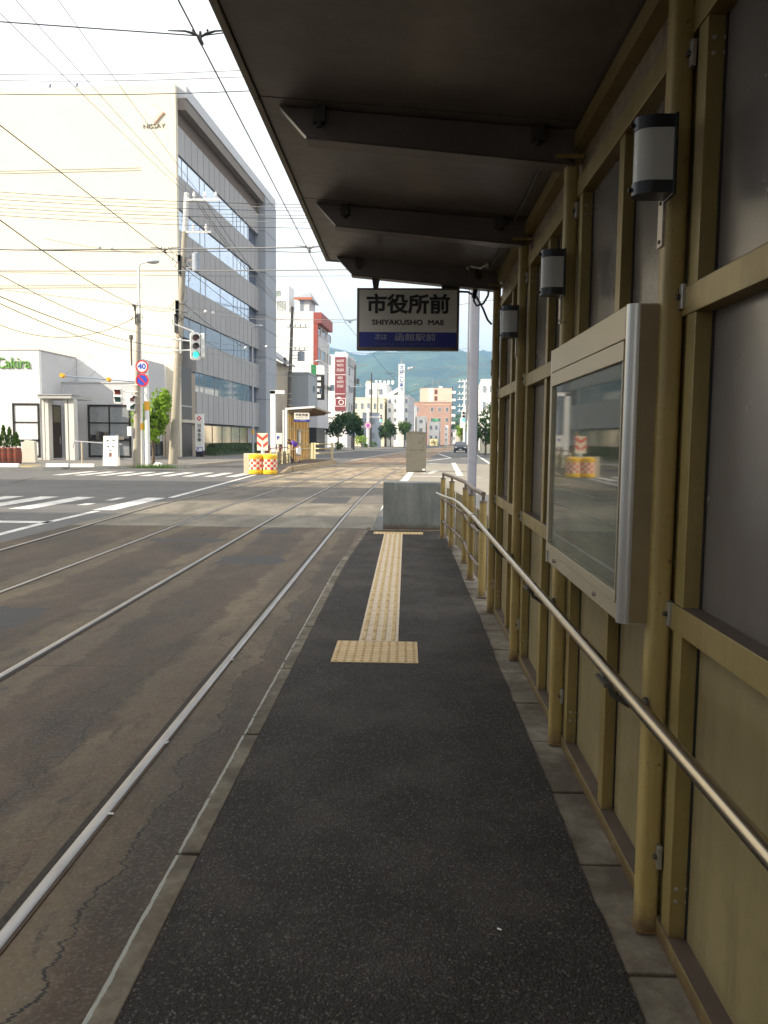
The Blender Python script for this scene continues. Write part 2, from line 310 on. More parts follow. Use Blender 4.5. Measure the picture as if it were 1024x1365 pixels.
SFRAME = mat('sign_frame_bronze', (.14, .11, .085), .4, metal=.4)
GREENT = mat('letter_green', (.12, .30, .05), .5); BARRY = mat('barrel_yellow', (.85, .52, .03), .5, var=.05); CHW = mat('reflect_cream', (.80, .74, .55), .45); CHR = mat('reflect_red', (.72, .07, .05), .45)
REDW = mat('red_sign_board', (.20, .035, .045), .6); WOODR = mat('barrel_wood', (.24, .055, .03), .6, var=.25, vs=8)
AMB = mat('amber_lens', (.85, .42, .03), .2); 
LRED = mat('lens_red_off', (.16, .03, .025), .25); LAMB = mat('lens_amber_off', (.10, .06, .04), .25)
LGRN = mat('lens_green_lit', (.03, .5, .35), .3, emit=((.03, .75, .5), 1.6))
CARP = mat('car_paint_navy', (.018, .024, .035), .25, metal=.4); TYRE = mat('tyre', (.015, .015, .015), .9); CHRM = mat('chrome', (.7, .7, .7), .15, metal=1.)
SKIN = mat('skin', (.50, .28, .18), .55); PURP = mat('purple_cloth', (.11, .045, .38), .8); WCLOTH = mat('white_cloth', (.75, .75, .78), .85); HAIR = mat('black_hair', (.012, .010, .010), .6); SHOE = mat('black_leather', (.015, .015, .016), .5)
BAGM = mat('bag_black', (.02, .02, .024), .7, var=.3, vs=20)

def mixmat(name, tint, ior, rough):
    m = bpy.data.materials.new(name); m.use_nodes = True; n = m.node_tree.nodes; l = m.node_tree.links; n.remove(n['Principled BSDF'])
    tr = n.new('ShaderNodeBsdfTransparent'); tr.inputs[0].default_value = (*tint, 1); gl = n.new('ShaderNodeBsdfGlossy'); gl.inputs['Roughness'].default_value = rough
    fr = n.new('ShaderNodeFresnel'); fr.inputs[0].default_value = ior; ms = n.new('ShaderNodeMixShader')
    l.new(fr.outputs[0], ms.inputs[0]); l.new(tr.outputs[0], ms.inputs[1]); l.new(gl.outputs[0], ms.inputs[2]); l.new(ms.outputs[0], n['Material Output'].inputs[0]); MATS[name] = m; return m
CGLASS = mixmat('case_glass', (.86, .90, .82), 2.0, .03)
n_ = CGLASS.node_tree.nodes; l_ = CGLASS.node_tree.links; o_ = n_['Material Output']; src = o_.inputs[0].links[0].from_socket
df = n_.new('ShaderNodeBsdfDiffuse'); df.inputs[0].default_value = (.50, .52, .38, 1); m2 = n_.new('ShaderNodeMixShader'); tx = n_.new('ShaderNodeTexNoise'); tx.inputs['Scale'].default_value = 3; tx.inputs['Detail'].default_value = 8
rr_ = n_.new('ShaderNodeValToRGB'); rr_.color_ramp.elements[0].position = .3; rr_.color_ramp.elements[1].position = .7; rr_.color_ramp.elements[0].color = (.10, .10, .10, 1); rr_.color_ramp.elements[1].color = (.30, .30, .30, 1)
l_.new(tx.outputs['Fac'], rr_.inputs[0]); l_.new(rr_.outputs[0], m2.inputs[0]); l_.new(src, m2.inputs[1]); l_.new(df.outputs[0], m2.inputs[2]); l_.new(m2.outputs[0], o_.inputs[0])
# smoked polycarbonate of the upper bays: mostly opaque brown-grey with soft sheen
t = NT('smoked_panel', .26); c = t.ramp(t.noise(1.3, 6, .6), [(.35, (.105, .087, .076)), (.65, (.145, .124, .110))])
c = t.mix(t.ramp(t.noise(1., 8, .75, t.map((30, 30, 1.1))), [(.50, 0.), (.74, .22)]), c, (.18, .16, .13)); c = t.mix(t.ramp(t.noise(55., 5, .8), [(.69, 0.), (.72, .35)]), c, (.19, .17, .145))
t.col(c); t.b.inputs['Specular IOR Level'].default_value = .6; t.put(t.b.inputs['Roughness'], t.math('MULTIPLY_ADD', t.noise(4., 8, .75), .18, .16)); UPAN = t.m

# ------------------------------------------------------------------ mesh builder
class MB:
    def __init__(s): s.v = []; s.f = []; s.sm = []
    def add(s, vs, fs, smooth=False):
        o = len(s.v); s.v += [tuple(v) for v in vs]; s.f += [tuple(i+o for i in f) for f in fs]; s.sm += [smooth]*len(fs); return s
    def bx(s, x0, x1, y0, y1, z0, z1):
        if x0 > x1: x0, x1 = x1, x0
        if y0 > y1: y0, y1 = y1, y0
        if z0 > z1: z0, z1 = z1, z0
        return s.add([(x0,y0,z0),(x1,y0,z0),(x1,y1,z0),(x0,y1,z0),(x0,y0,z1),(x1,y0,z1),(x1,y1,z1),(x0,y1,z1)],
                     [(0,3,2,1),(4,5,6,7),(0,1,5,4),(1,2,6,5),(2,3,7,6),(3,0,4,7)])
    def cyl(s, p0, p1, r0, r1=None, n=12, cap=True):
        if r1 is None: r1 = r0
        p0, p1 = Vector(p0), Vector(p1); d = (p1-p0).normalized(); a = d.orthogonal().normalized(); b = d.cross(a)
        vs = []
        for p, r in ((p0, r0), (p1, r1)):
            for i in range(n):
                t = 2*math.pi*i/n; vs.append(p + a*(r*math.cos(t)) + b*(r*math.sin(t)))
        s.add(vs, [(i, (i+1) % n, n+(i+1) % n, n+i) for i in range(n)], True)
        if cap: s.add(vs, [tuple(range(n-1, -1, -1)), tuple(range(n, 2*n))])
        return s
    def tube(s, pts, r, n=8):
        pts = [Vector(p) for p in pts]; rings = []; prev = None
        for i, p in enumerate(pts):
            d = (pts[min(i+1, len(pts)-1)]-pts[max(i-1, 0)]).normalized()
            if prev is None: a = d.orthogonal().normalized()
            else: a = (prev - d*prev.dot(d)).normalized()
            prev = a; b = d.cross(a); rr = r[i] if isinstance(r, (list, tuple)) else r
            rings.append([p + a*(rr*math.cos(2*math.pi*k/n)) + b*(rr*math.sin(2*math.pi*k/n)) for k in range(n)])
        vs = [v for q in rings for v in q]; fs = []
        for i in range(len(pts)-1):
            for k in range(n): fs.append((i*n+k, i*n+(k+1) % n, (i+1)*n+(k+1) % n, (i+1)*n+k))
        s.add(vs, fs, True); L = (len(pts)-1)*n
        s.add(vs, [tuple(range(n-1, -1, -1)), tuple(L+k for k in range(n))]); return s
    def prism(s, poly, axis, a, b, smooth=False):
        """poly of 2-tuples extruded along axis 'x','y','z' between a and b"""
        def P(p, t): return {'x': (t, p[0], p[1]), 'y': (p[0], t, p[1]), 'z': (p[0], p[1], t)}[axis]
        n = len(poly); vs = [P(p, a) for p in poly]+[P(p, b) for p in poly]
        s.add(vs, [(i, (i+1) % n, n+(i+1) % n, n+i) for i in range(n)], smooth)
        s.add(vs, [tuple(range(n-1, -1, -1)), tuple(range(n, 2*n))]); return s
    def ball(s, c, r, n=12, m=8, sc_=(1, 1, 1)):
        vs = []; fs = []
        for j in range(m+1):
            ph = math.pi*j/m
            for i in range(n): th = 2*math.pi*i/n; vs.append((c[0]+r*sc_[0]*math.sin(ph)*math.cos(th), c[1]+r*sc_[1]*math.sin(ph)*math.sin(th), c[2]+r*sc_[2]*math.cos(ph)))
        for j in range(m):
            for i in range(n): fs.append((j*n+i, (j+1)*n+i, (j+1)*n+(i+1) % n, j*n+(i+1) % n))
        return s.add(vs, fs, True)
    def sheet(s, pts): return s.add(pts, [tuple(range(len(pts)))])
    def build(s, name, m, parent=None, bevel=0, label=None, off=None):
        off = Vector(off) if off is not None else (Vector(parent['w']) if parent is not None and 'w' in parent.keys() else Vector((0, 0, 0)))
        me = bpy.data.meshes.new(name); me.from_pydata([Vector(v)-off for v in s.v], [], s.f)
        bm = bmesh.new(); bm.from_mesh(me)
        bmesh.ops.remove_doubles(bm, verts=bm.verts, dist=1e-6)
        bmesh.ops.recalc_face_normals(bm, faces=bm.faces); bm.to_mesh(me); bm.free()
        sm = any(s.sm)
        me.materials.append(m)
        if sm:
            for p in me.polygons: p.use_smooth = True
            try: me.set_sharp_from_angle(angle=R(38))
            except Exception: pass
        o = bpy.data.objects.new(name, me); C.objects.link(o)
        if parent is not None: o.parent = parent
        if parent is not None and 'w' in parent.keys(): o['w'] = tuple(off)
        if bevel:
            bv = o.modifiers.new('bevel', 'BEVEL'); bv.width = bevel; bv.segments = 2; bv.limit_method = 'ANGLE'; bv.angle_limit = R(40)
        if label: o['label'] = label
        return o

def thing(name, label, cat, loc=(0, 0, 0), rz=0., group=None, local=False):
    """Empty at the thing's base. local=False: parts are given in world metres; local=True: in the thing's own frame"""
    o = bpy.data.objects.new(name, None); C.objects.link(o); o.location = loc; o.rotation_euler = (0, 0, rz)
    o['label'] = label; o['category'] = cat; o.empty_display_size = .2
    if group: o['group'] = group
    if not local: WORLD[o.name] = 1; o['w'] = tuple(loc)
    return o
WORLD = {}
def tag(o, label, cat, group=None, kind=None):
    if kind: o['kind'] = kind
    if label: o['label'] = label
    if cat: o['category'] = cat
    if group: o['group'] = group
    return o
def struct(o, label=None):
    o['kind'] = 'structure'
    if label: o['label'] = label
    return o
def copy_tree(o, loc=None, rz=None, label=None, group=None, parent=None):
    c = o.copy(); C.objects.link(c)
    if parent is not None: c.parent = parent
    if loc is not None: c.location = loc
    if rz is not None: c.rotation_euler = (0, 0, rz)
    if label: c['label'] = label
    if group: c['group'] = group
    for ch in [k for k in KIDS(o)]: copy_tree(ch, parent=c)
    return c
def KIDS(o): return [k for k in bpy.data.objects if k.parent is o]

def text(s_, size, m, parent, loc, rot=(math.pi/2, 0, 0), bold=0., ext=.002, name='lettering', width=None, shear=0, align='CENTER'):
    cu = bpy.data.curves.new(name, 'FONT'); cu.body = s_; cu.size = size; cu.align_x = align; cu.align_y = 'CENTER'; cu.extrude = ext; cu.bevel_depth = bold; cu.bevel_resolution = 0; cu.shear = shear
    cu.resolution_u = 3
    tmp = bpy.data.objects.new('tmp', cu); C.objects.link(tmp); bpy.context.view_layer.update()
    me = bpy.data.meshes.new_from_object(tmp); bpy.data.objects.remove(tmp); bpy.data.curves.remove(cu)
    xs = [v.co.x for v in me.vertices]
    if width and xs:
        w = max(xs)-min(xs); k = width/w
        for v in me.vertices: v.co.x *= k
    me.materials.clear(); me.materials.append(m)
    o = bpy.data.objects.new(name, me); C.objects.link(o); o.parent = parent; o.location = loc; o.rotation_euler = rot
    return o

# ------------------------------------------------------------------ the line of the tracks
def cx(Y):
    if Y < 14: return 0.
    k = .058/30
    if Y < 44: return .5*k*(Y-14)**2
    v = .5*k*900 + .058*(min(Y, 130)-44)
    v += .5*(.042/86)*(min(Y, 130)-44)**2
    if Y > 130: v += .10*(Y-130)
    return v
def ribbon(x0, x1, y0, y1, z, step=2., f0=cx, taper=None):
    mb = MB(); n = max(1, int(math.ceil((y1-y0)/step))); vs = []
    for i in range(n+1):
        Y = y0+(y1-y0)*i/n; vs += [(x0+f0(Y), Y, z), (x1+f0(Y), Y, z)]
    mb.add(vs, [(2*i, 2*i+1, 2*i+3, 2*i+2) for i in range(n)]); return mb

# ------------------------------------------------------------------ SETTING
mb = MB(); mb.sheet([(-9000, -3000, -.03), (9000, -3000, -.03), (9000, 12000, -.03), (-9000, 12000, -.03)]); struct(mb.build('ground', MATS['ground_earth']))
mb = MB(); mb.sheet([(-160, -60, -.012), (110, -60, -.012), (110, 18, -.012), (110, 60, -.012), (160, 900, -.012), (-60, 900, -.012), (-160, 60, -.012)])
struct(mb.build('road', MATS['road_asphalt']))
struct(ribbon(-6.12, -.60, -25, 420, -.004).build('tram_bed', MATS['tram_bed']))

def pavement(name, poly, kerb=.15, h=.13):
    mb = MB(); mb.prism(poly, 'z', -.02, h); return struct(mb.build(name, MATS['pavement_tile']))
# far-left block (in front of the shops and offices), near-left block, both right blocks
def xl(Y): return -13.0+cx(Y)*1.0 - .02*max(0, Y-60)*0
L = [(xl(Y), Y) for Y in (44, 50, 60, 70, 80, 95, 110, 130, 160, 200, 260, 400)]
pavement('pavement', [(-150, 37.2), (-19.2, 37.2), (-17.6, 38.0), (-16.2, 39.8), (-15.0, 41.6), (-14.0, 43.0)] + L + [(-150, 400)], h=.12)
pavement('pavement', [(-150, -60), (-14.2, -60), (-14.2, 10), (-15.2, 12.6), (-17.5, 14.2), (-150, 14.2)])
rr = [(8.6+cx(Y), Y) for Y in (45, 50, 60, 70, 80, 95, 110, 130, 160, 200, 260, 400)]
pavement('pavement', [(150, 400), (150, 42), (12.5, 42), (9.6, 43.0)] + rr)
pavement('pavement', [(8.6, -60), (100, -60), (100, 14), (11.5, 14), (9.2, 12.4), (8.6, 10)])

# white kerb edge on the far corner
mb = MB()
pts = [(-60, 37.05), (-19.15, 37.05), (-17.5, 37.85), (-16.08, 39.7), (-14.9, 41.5), (-13.85, 42.9)] + [(x+.16, y) for x, y in L]
for (xa, ya), (xb, yb) in zip(pts, pts[1:]):
    d = Vector((xb-xa, yb-ya, 0)).normalized(); nn = Vector((-d.y, d.x, 0))*.15
    mb.add([(xa, ya, -.02), (xb, yb, -.02), (xb+nn.x, yb+nn.y, -.02), (xa+nn.x, ya+nn.y, -.02), (xa, ya, .135), (xb, yb, .135), (xb+nn.x, yb+nn.y, .135), (xa+nn.x, ya+nn.y, .135)],
           [(0,1,5,4),(1,2,6,5),(2,3,7,6),(3,0,4,7),(4,5,6,7)])
struct(mb.build('kerb', mat('kerb_light', (.42, .40, .36), .85, var=.12, vs=2)))
# yellow tactile band and parking lines on the cafe forecourt
mb = MB(); mb.sheet([(-46, 38.1, .124), (-18.4, 38.4, .124), (-18.2, 39.1, .124), (-46, 38.8, .124)]); mb.sheet([(-46, 40.4, .124), (-19, 40.6, .124), (-19, 41.1, .124), (-46, 40.9, .124)])
struct(mb.build('pavement_band', YLINE))

# road paint
def quad(p): 
    m_ = MB(); m_.sheet(p); return m_
mb = MB()
def stripe(x0, x1, y0, y1, f=lambda y: 0, z=-.0075):
    mb.sheet([(x0+f(y0), y0, z), (x1+f(y0), y0, z), (x1+f(y1), y1, z), (x0+f(y1), y1, z)])
for x in (-6.95, -8.85, -9.85, -10.8, -11.75, -12.7): stripe(x, x+.50, 17.4, 21.2)
stripe(-7.8, -7.55, 18.6, 19.2); stripe(-7.7, -7.5, 20.1, 21.1)
for i in range(9): stripe(-7.6-.92*i, -7.6-.92*i+.46, 33.2, 37.2)
stripe(-11.0, -6.7, 14.6, 14.95)
# edge line outside the tracks, with its jog at the crossing
pl = [(-6.45, -10), (-6.5, 9), (-6.75, 14.4), (-6.75, 17.2)]
def poly_line(pl, w, z=-.0075):
    for (xa, ya), (xb, yb) in zip(pl, pl[1:]):
        mb.sheet([(xa-w/2, ya, z), (xa+w/2, ya, z), (xb+w/2, yb, z), (xb-w/2, yb, z)])
poly_line(pl, .16); poly_line([(-6.35, 21.3), (-6.5, 27), (-6.75, 35.5)], .16)
poly_line([(-6.3+cx(Y), Y) for Y in (62, 75, 90, 110, 140)], .15)
# right carriageway: stop block outline, arrows, lane lines
g = lambda px, py: gnd(px, py, -.0075)
def gquad(*p): mb.sheet([g(*q) for q in p])
def gline(a, b, w, z=-.0075):
    a, b = gnd(*a, z), gnd(*b, z); d = (b-a).normalized(); n_ = Vector((-d.y, d.x, 0))*w/2; mb.sheet([a-n_, b-n_, b+n_, a+n_])
gline((500, 682), (512, 670), .2); gline((532, 650), (549, 628), .3)
gline((542, 634.6), (590, 635.4), .35); gline((563, 631), (572, 630.2), .3); gline((570, 631.5), (581, 627.6), .35); gline((596, 640), (630, 641), .3)
gline((604.5, 617), (613.5, 634), .32); gline((585, 618.5), (572, 617.5), .3); gline((632, 619), (644, 619.4), .3); gline((632, 636), (644, 636.5), .3)
gline((586.5, 595.5), (568, 611.8), .28); gline((579, 603), (601, 610.5), .25); gline((601, 610.5), (568, 614.6), .25); gline((635, 606.5), (660, 622), .25)
gline((614, 610.3), (624, 611.2), .22); gline((572, 598), (562, 604), .2)
for i in range(8): gline((581.5+i*5.2, 601.9+i*.1), (584.5+i*5.2, 602.0+i*.1), 2.2)
for i in range(7): gline((479+i*6.6, 600.6), (482.6+i*6.6, 600.5), 1.6)
struct(mb.build('road_markings', WLINE))

# rails (four, each a thing)
def rail(off, side, label, bend=0.):
    def fx(Y): return off+cx(Y)-bend*math.exp(-((Y-19)/6)**2)
    root = thing('tram_rail', label, 'rail', (fx(0), 0, 0), group='steel tram rails set flush in the street')
    ys = [-25+i*1.0 for i in range(60)]+[36+3*i for i in range(110)]
    w = .024
    prof = [(-w, -.03), (-w, .004), (-w*.62, .009), (0, .0105), (w*.62, .009), (w, .004), (w, -.03)]
    vs = []; n = len(prof)
    for Y in ys: vs += [(fx(Y)+a, Y, b) for a, b in prof]
    mb = MB(); mb.add(vs, [(i*n+k, i*n+k+1, (i+1)*n+k+1, (i+1)*n+k) for i in range(len(ys)-1) for k in range(n-1)], True)
    mb.build('rail_head', RAILM, root)
    mb = MB(); vs = []
    for i, Y in enumerate(ys):
        a, b = side*w, side*(w+.034+.012*noise.noise(Vector((Y*1.7, off, 0)))); vs += [(fx(Y)+a, Y, .0015), (fx(Y)+b, Y, .0015)]
    mb.add(vs, [(2*i, 2*i+1, 2*i+3, 2*i+2) for i in range(len(ys)-1)]); mb.build('flange_groove', GROV, root)
    mb = MB(); vs = []
    for i, Y in enumerate(ys):
        a, b = -side*w, -side*(w+.010+.006*noise.noise(Vector((Y*2.7, off, 3)))); vs += [(fx(Y)+a, Y, .0012), (fx(Y)+b, Y, .0012)]
    mb.add(vs, [(2*i, 2*i+1, 2*i+3, 2*i+2) for i in range(len(ys)-1)]); mb.build('rusty_edge', RAILD, root)
rail(-1.272, -1, 'steel tram rail nearest the dark asphalt platform')
rail(-2.70, 1, 'second steel tram rail from the platform, inner rail of the near track')
rail(-4.16, -1, 'third steel tram rail from the platform, inner rail of the far track', .08)
rail(-5.65, 1, 'farthest steel tram rail, beside the white road line and crosswalk', .28)

# ------------------------------------------------------------------ our platform
PZ = .07
def wobx(Y, a, s_): return a*noise.noise(Vector((Y*s_, 3.3, 0)))+a*.6*noise.noise(Vector((Y*s_*4, 8, 0)))
ys = [-8+.08*i for i in range(int(21.5/.08))]
left = lambda Y: -.745 if Y < 9.6 else -.745+(Y-9.6)*.03
mb = MB(); vs = []
for Y in ys: vs += [(left(Y), Y, PZ), (.652+wobx(Y, .014, 2.)+wobx(Y, .004, 12.), Y, PZ)]
mb.add(vs, [(2*i, 2*i+1, 2*i+3, 2*i+2) for i in range(len(ys)-1)])
struct(mb.build('platform', MATS['platform_asphalt']))
# kerb stones on the track side, 1 m long with tight joints
mb = MB(); Y = -8.
kl = lambda Y: -.832 if Y < 9.6 else -.832+(Y-9.6)*.036
while Y < 13.6:
    y1 = min(Y+1.19, 13.9); a0, a1, b0, b1 = kl(Y), kl(y1), left(Y), left(y1)
    mb.add([(a0, Y+.005, -.05), (b0, Y+.005, -.05), (b1, y1-.005, -.05), (a1, y1-.005, -.05), (a0, Y+.005, PZ+.003), (b0, Y+.005, PZ+.003), (b1, y1-.005, PZ+.003), (a1, y1-.005, PZ+.003)],
           [(0,1,5,4),(1,2,6,5),(2,3,7,6),(3,0,4,7),(4,5,6,7)]); Y += 1.2
mb.bx(-.68, .72, 13.45, 13.62, -.05, PZ+.003)
struct(mb.build('platform_kerb', MATS['kerb_concrete'], bevel=.006))
mb = MB(); Y = -8.; i = 0
while Y < 13.3:
    w = .59; mb.bx(.60, .885, Y+.006, Y+w, -.05, PZ-.006+.002*(i % 2)); Y += w+.01; i += 1
struct(mb.build('kerbstones', MATS['kerbstone_concrete'], bevel=.005))
mb = MB(); mb.bx(-.80, 1.0, -8, 13.44, -.04, .055); struct(mb.build('platform_base', BLOCK))

# tactile paving
def dots(mb, x0, x1, y0, y1, nx, ny, z):
    for i in range(nx):
        for j in range(ny):
            x = x0+(x1-x0)*(i+.5)/nx; y = y0+(y1-y0)*(j+.5)/ny; mb.cyl((x, y, z), (x, y, z+.005), .014, .009, 10)
def tactile(label, x0, x1, y0, y1, nx, ny):
    root = thing('warning_tiles', label, 'tactile paving', ((x0+x1)/2, y0, PZ))
    mb = MB(); mb.bx(x0, x1, y0, y1, PZ-.01, PZ+.004); mb.build('tile', MATS['tactile_paint'], root)
    mb = MB(); dots(mb, x0, x1, y0, y1, nx, ny, PZ+.004); mb.build('domes', MATS['tactile_bar'], root)
tactile('pale yellow dotted warning square on the asphalt at the near end of the guide strip', -.505, .10, 5.37, 5.95, 10, 9)
tactile('narrow yellow dotted warning bar across the far end of the guide strip', -.52, .29, 12.92, 13.2, 14, 5)
root = thing('guide_strip', 'long pale yellow strip of raised guide bars down the middle of the platform', 'tactile paving', (-.2, 6, PZ))
mb = MB(); mb.bx(-.345, -.045, 5.955, 12.915, PZ-.01, PZ+.004); mb.build('tile', MATS['tactile_ground'], root)
mb = MB(); y = 5.97
while y < 12.9:
    for x in (-.31, -.235, -.16, -.085): mb.bx(x-.0145, x+.0145, y+.008, min(y+.292, 12.9), PZ+.003, PZ+.0095)
    y += .3
mb.build('raised_bars', MATS['tactile_bar'], root, bevel=.003)

for i, (x, y, z, ln) in enumerate(((-1.235, 3.22, .006, 'beside the near rail, closest to the viewer'), (-1.236, 4.02, .006, 'beside the near rail, farther up'), (.31, 2.38, PZ+.004, 'on the dark platform asphalt'), (-1.24, 5.6, .006, 'beside the near rail, farthest of the three there'))):
    mb = MB(); a = i*1.3; mb.cyl((-.012*math.cos(a), -.012*math.sin(a), .003), (.012*math.cos(a), .012*math.sin(a), .003), .0042, .0042, 8); o = mb.build('cigarette_end', WHITE); o.location = (x, y, z); o.scale = (.6, .6, .6) if z > .05 else (1, 1, 1); tag(o, 'tiny white cigarette end '+ln, 'litter', 'cigarette ends')

# ------------------------------------------------------------------ tram shelter
POSTS = [-2.2, -.66, .88, 2.42, 3.96, 5.52, 7.10]
def roundrect(x0, x1, y0, y1, r, n=4):
    p = []
    for cx_, cy_, a in ((x1-r, y1-r, 0), (x0+r, y1-r, 90), (x0+r, y0+r, 180), (x1-r, y0+r, 270)):
        for i in range(n+1):
            t = R(a+90*i/n); p.append((cx_+r*math.cos(t), cy_+r*math.sin(t)))
    return p
def make_shelter(name, label, loc, rz, detail=True, YEL=YEL, PANL=PANL, UPAN=None, ALU=ALU, SOFF=SOFF):
    UPAN = UPAN or MATS['smoked_panel']
    root = thing(name, label, 'tram shelter', loc, rz, local=True)
    y0, y1 = POSTS[0]-.3, POSTS[-1]
    # posts
    for y in POSTS:
        mb = MB(); mb.prism(roundrect(.741, .805, y-.035, y+.035, .018), 'z', 0, 2.86, True)
        p = mb.build('post', YEL, root)
        mb = MB(); mb.prism(roundrect(.736, .83, y-.04, y+.04, .012), 'z', 0, .010); mb.bx(.69, .82, y-.06, y+.06, 2.86, 2.875)
        mb.build('end_plate', YEL, p)
        mb = MB(); mb.bx(.72, .79, y-.03, y+.03, 2.875, 3.0)
        mb.build('stub', YEL, p)
    # wall frames: stiles beside every post, middle studs, rails
    ZB, ZL, ZU, ZH = .0, 1.01, 1.93, 2.68
    for i, y in enumerate(POSTS):
        ends = [y-.105] if i else []
        for s_ in ends:
            mb = MB(); mb.bx(.80, .868, s_-.035, s_+.035, .055, ZH); mb.bx(.812, .866, s_+.036, s_+.13, .056, ZH-.001)
            o = mb.build('stile', ALU, root, bevel=.002)
            if detail:
                mb = MB()
                for zc in (.17, 2.58):
                    for dx in (.817, .848):
                        for dz in (0, .04): mb.cyl((dx, s_-.035, zc+dz), (dx, s_-.040, zc+dz), .0065, .005, 8)
                mb.build('rivet', BOLT, o)
        if i < len(POSTS)-1:
            ym = (POSTS[i]+POSTS[i+1])/2 - .04
            mb = MB(); mb.bx(.803, .868, ym-.035, ym+.035, .055, ZH); mb.build('stud', ALU, root, bevel=.002)
            a, b = y-.037, POSTS[i+1]-.14
            for z0, z1, nm in ((0, .055, 'sill'), (ZL-.035, ZL+.045, 'lower_rail'), (ZU-.035, ZU+.045, 'upper_rail'), (ZH, ZH+.085, 'header')):
                mb = MB(); mb.bx(.795, .868, y-.035, POSTS[i+1]-.035, z0, z1); o = mb.build(nm, ALU, root, bevel=.002)
                if nm in ('sill', 'lower_rail', 'upper_rail'):
                    mb = MB(); mb.bx(.7965, .868, y-.03, POSTS[i+1]-.04, z1, z1+.0015); mb.build('weathered_top', ALUD, o)
            for (z0, z1, m_, nm) in ((.055, ZL-.035, PANL, 'lower_panel'), (ZL+.045, ZU-.035, UPAN, 'middle_panel'), (ZU+.045, ZH, UPAN, 'upper_panel')):
                for ya, yb in ((y-.07, ym-.035), (ym+.035, POSTS[i+1]-.14)):
                    mb = MB(); mb.bx(.850, .862, ya+.012, yb-.012, z0, z1); pn = mb.build(nm, m_, root)
                    for yg in (ya, yb-.012): mb = MB(); mb.bx(.846, .866, yg, yg+.012, z0, z1); mb.build('gasket', GASK, pn)
        if detail and i:
            for zc in (.26, 1.02, 1.95, 2.62):
                mb = MB(); mb.bx(.785, .799, y-.062, y-.036, zc-.036, zc+.036) ; 
                o = mb.build('bracket', BOLT, root, bevel=.002)
                mb = MB(); mb.cyl((.787, y-.049, zc), (.775, y-.049, zc), .008, .008, 6); mb.build('bolt', BRK, o)
            mb = MB(); mb.bx(.734, .741, y-.022, y+.022, 2.10, 2.24); o = mb.build('cover_plate', BOLT, root)
            mb = MB()
            for zc in (2.115, 2.225): mb.cyl((.735, y, zc), (.730, y, zc), .006, .006, 8)
            mb.build('screw', BRK, o)
    # longitudinal beams along the head of the wall
    mb = MB(); mb.bx(.828, .868, y0, y1+.1, ZH+.085, 2.98); mb.build('wall_beam', PEEL, root)
    mb = MB(); mb.bx(.770, .868, y0, y1+.1, 2.90, 2.975); mb.build('eaves_beam', ALU, root)
    # soffit: sloping up from wall to track side, a panel per bay
    xs0, zs0, xs1, zs1 = .93, 2.985, -.70, 3.115
    zz = lambda x: zs0+(zs1-zs0)*(x-xs0)/(xs1-xs0)
    seams = [POSTS[0]-.3]+[p-.12 for p in POSTS[1:]]+[POSTS[-1]+.14]
    for a, b in zip(seams, seams[1:]):
        mb = MB(); mb.add([(xs0, a+.006, zz(xs0)), (xs1, a+.006, zz(xs1)), (xs1, b-.006, zz(xs1)), (xs0, b-.006, zz(xs0)),
                           (xs0, a+.006, zz(xs0)+.03), (xs1, a+.006, zz(xs1)+.03), (xs1, b-.006, zz(xs1)+.03), (xs0, b-.006, zz(xs0)+.03)],
                          [(0,1,2,3),(4,5,6,7),(0,1,5,4),(1,2,6,5),(2,3,7,6),(3,0,4,7)])
        mb.build('soffit_panel', SOFF, root)
    mb = MB(); a, b = seams[0], seams[-1]
    mb.add([(xs0+.02, a, zz(xs0)+.032), (xs1-.02, a, zz(xs1)+.032), (xs1-.02, b, zz(xs1)+.032), (xs0+.02, b, zz(xs0)+.032),
            (xs0+.02, a, zz(xs0)+.10), (xs1-.02, a, zz(xs1)+.09), (xs1-.02, b, zz(xs1)+.09), (xs0+.02, b, zz(xs0)+.10)],
           [(0,1,2,3),(4,5,6,7),(0,1,5,4),(1,2,6,5),(2,3,7,6),(3,0,4,7)])
    mb.build('roof_deck', GASK, root)
    for a, b in zip(seams, seams[1:]):
        mb = MB(); mb.bx(xs1-.035, xs1-.004, a+.004, b-.004, zs1-.012, zs1+.10); mb.build('edge_fascia', FASC, root, bevel=.004)
    mb = MB(); mb.add([(xs0, seams[-1]+.003, zz(xs0)-.0), (xs1-.03, seams[-1]+.003, zz(xs1)), (xs1-.03, seams[-1]+.04, zz(xs1)), (xs0, seams[-1]+.04, zz(xs0)),
            (xs0, seams[-1]+.003, zz(xs0)+.11), (xs1-.03, seams[-1]+.003, zz(xs1)+.11), (xs1-.03, seams[-1]+.04, zz(xs1)+.11), (xs0, seams[-1]+.04, zz(xs0)+.11)],
            [(0,1,2,3),(4,5,6,7),(0,1,5,4),(1,2,6,5),(2,3,7,6),(3,0,4,7)])
    mb.build('end_fascia', FASC if detail else WHITE, root)
    if detail:
        for a, b in ((4.05, 5.45), (5.60, 7.0)):
            mb = MB(); mb.tube([(.70, a, zz(.70)-.018), (.70, b, zz(.70)-.018)], .011, 8); mb.build('conduit', BRK, root)
        mb = MB(); mb.tube([(.66, 6.75, zz(.66)-.02), (.60, 6.8, zz(.6)-.05), (.52, 6.85, zz(.52)-.03)], .012, 8); mb.ball((.50, 6.86, zz(.5)-.045), .018, 10, 8); mb.ball((.66, 6.78, zz(.66)-.04), .016, 10, 8); mb.build('cable_joint', BOLT, root)
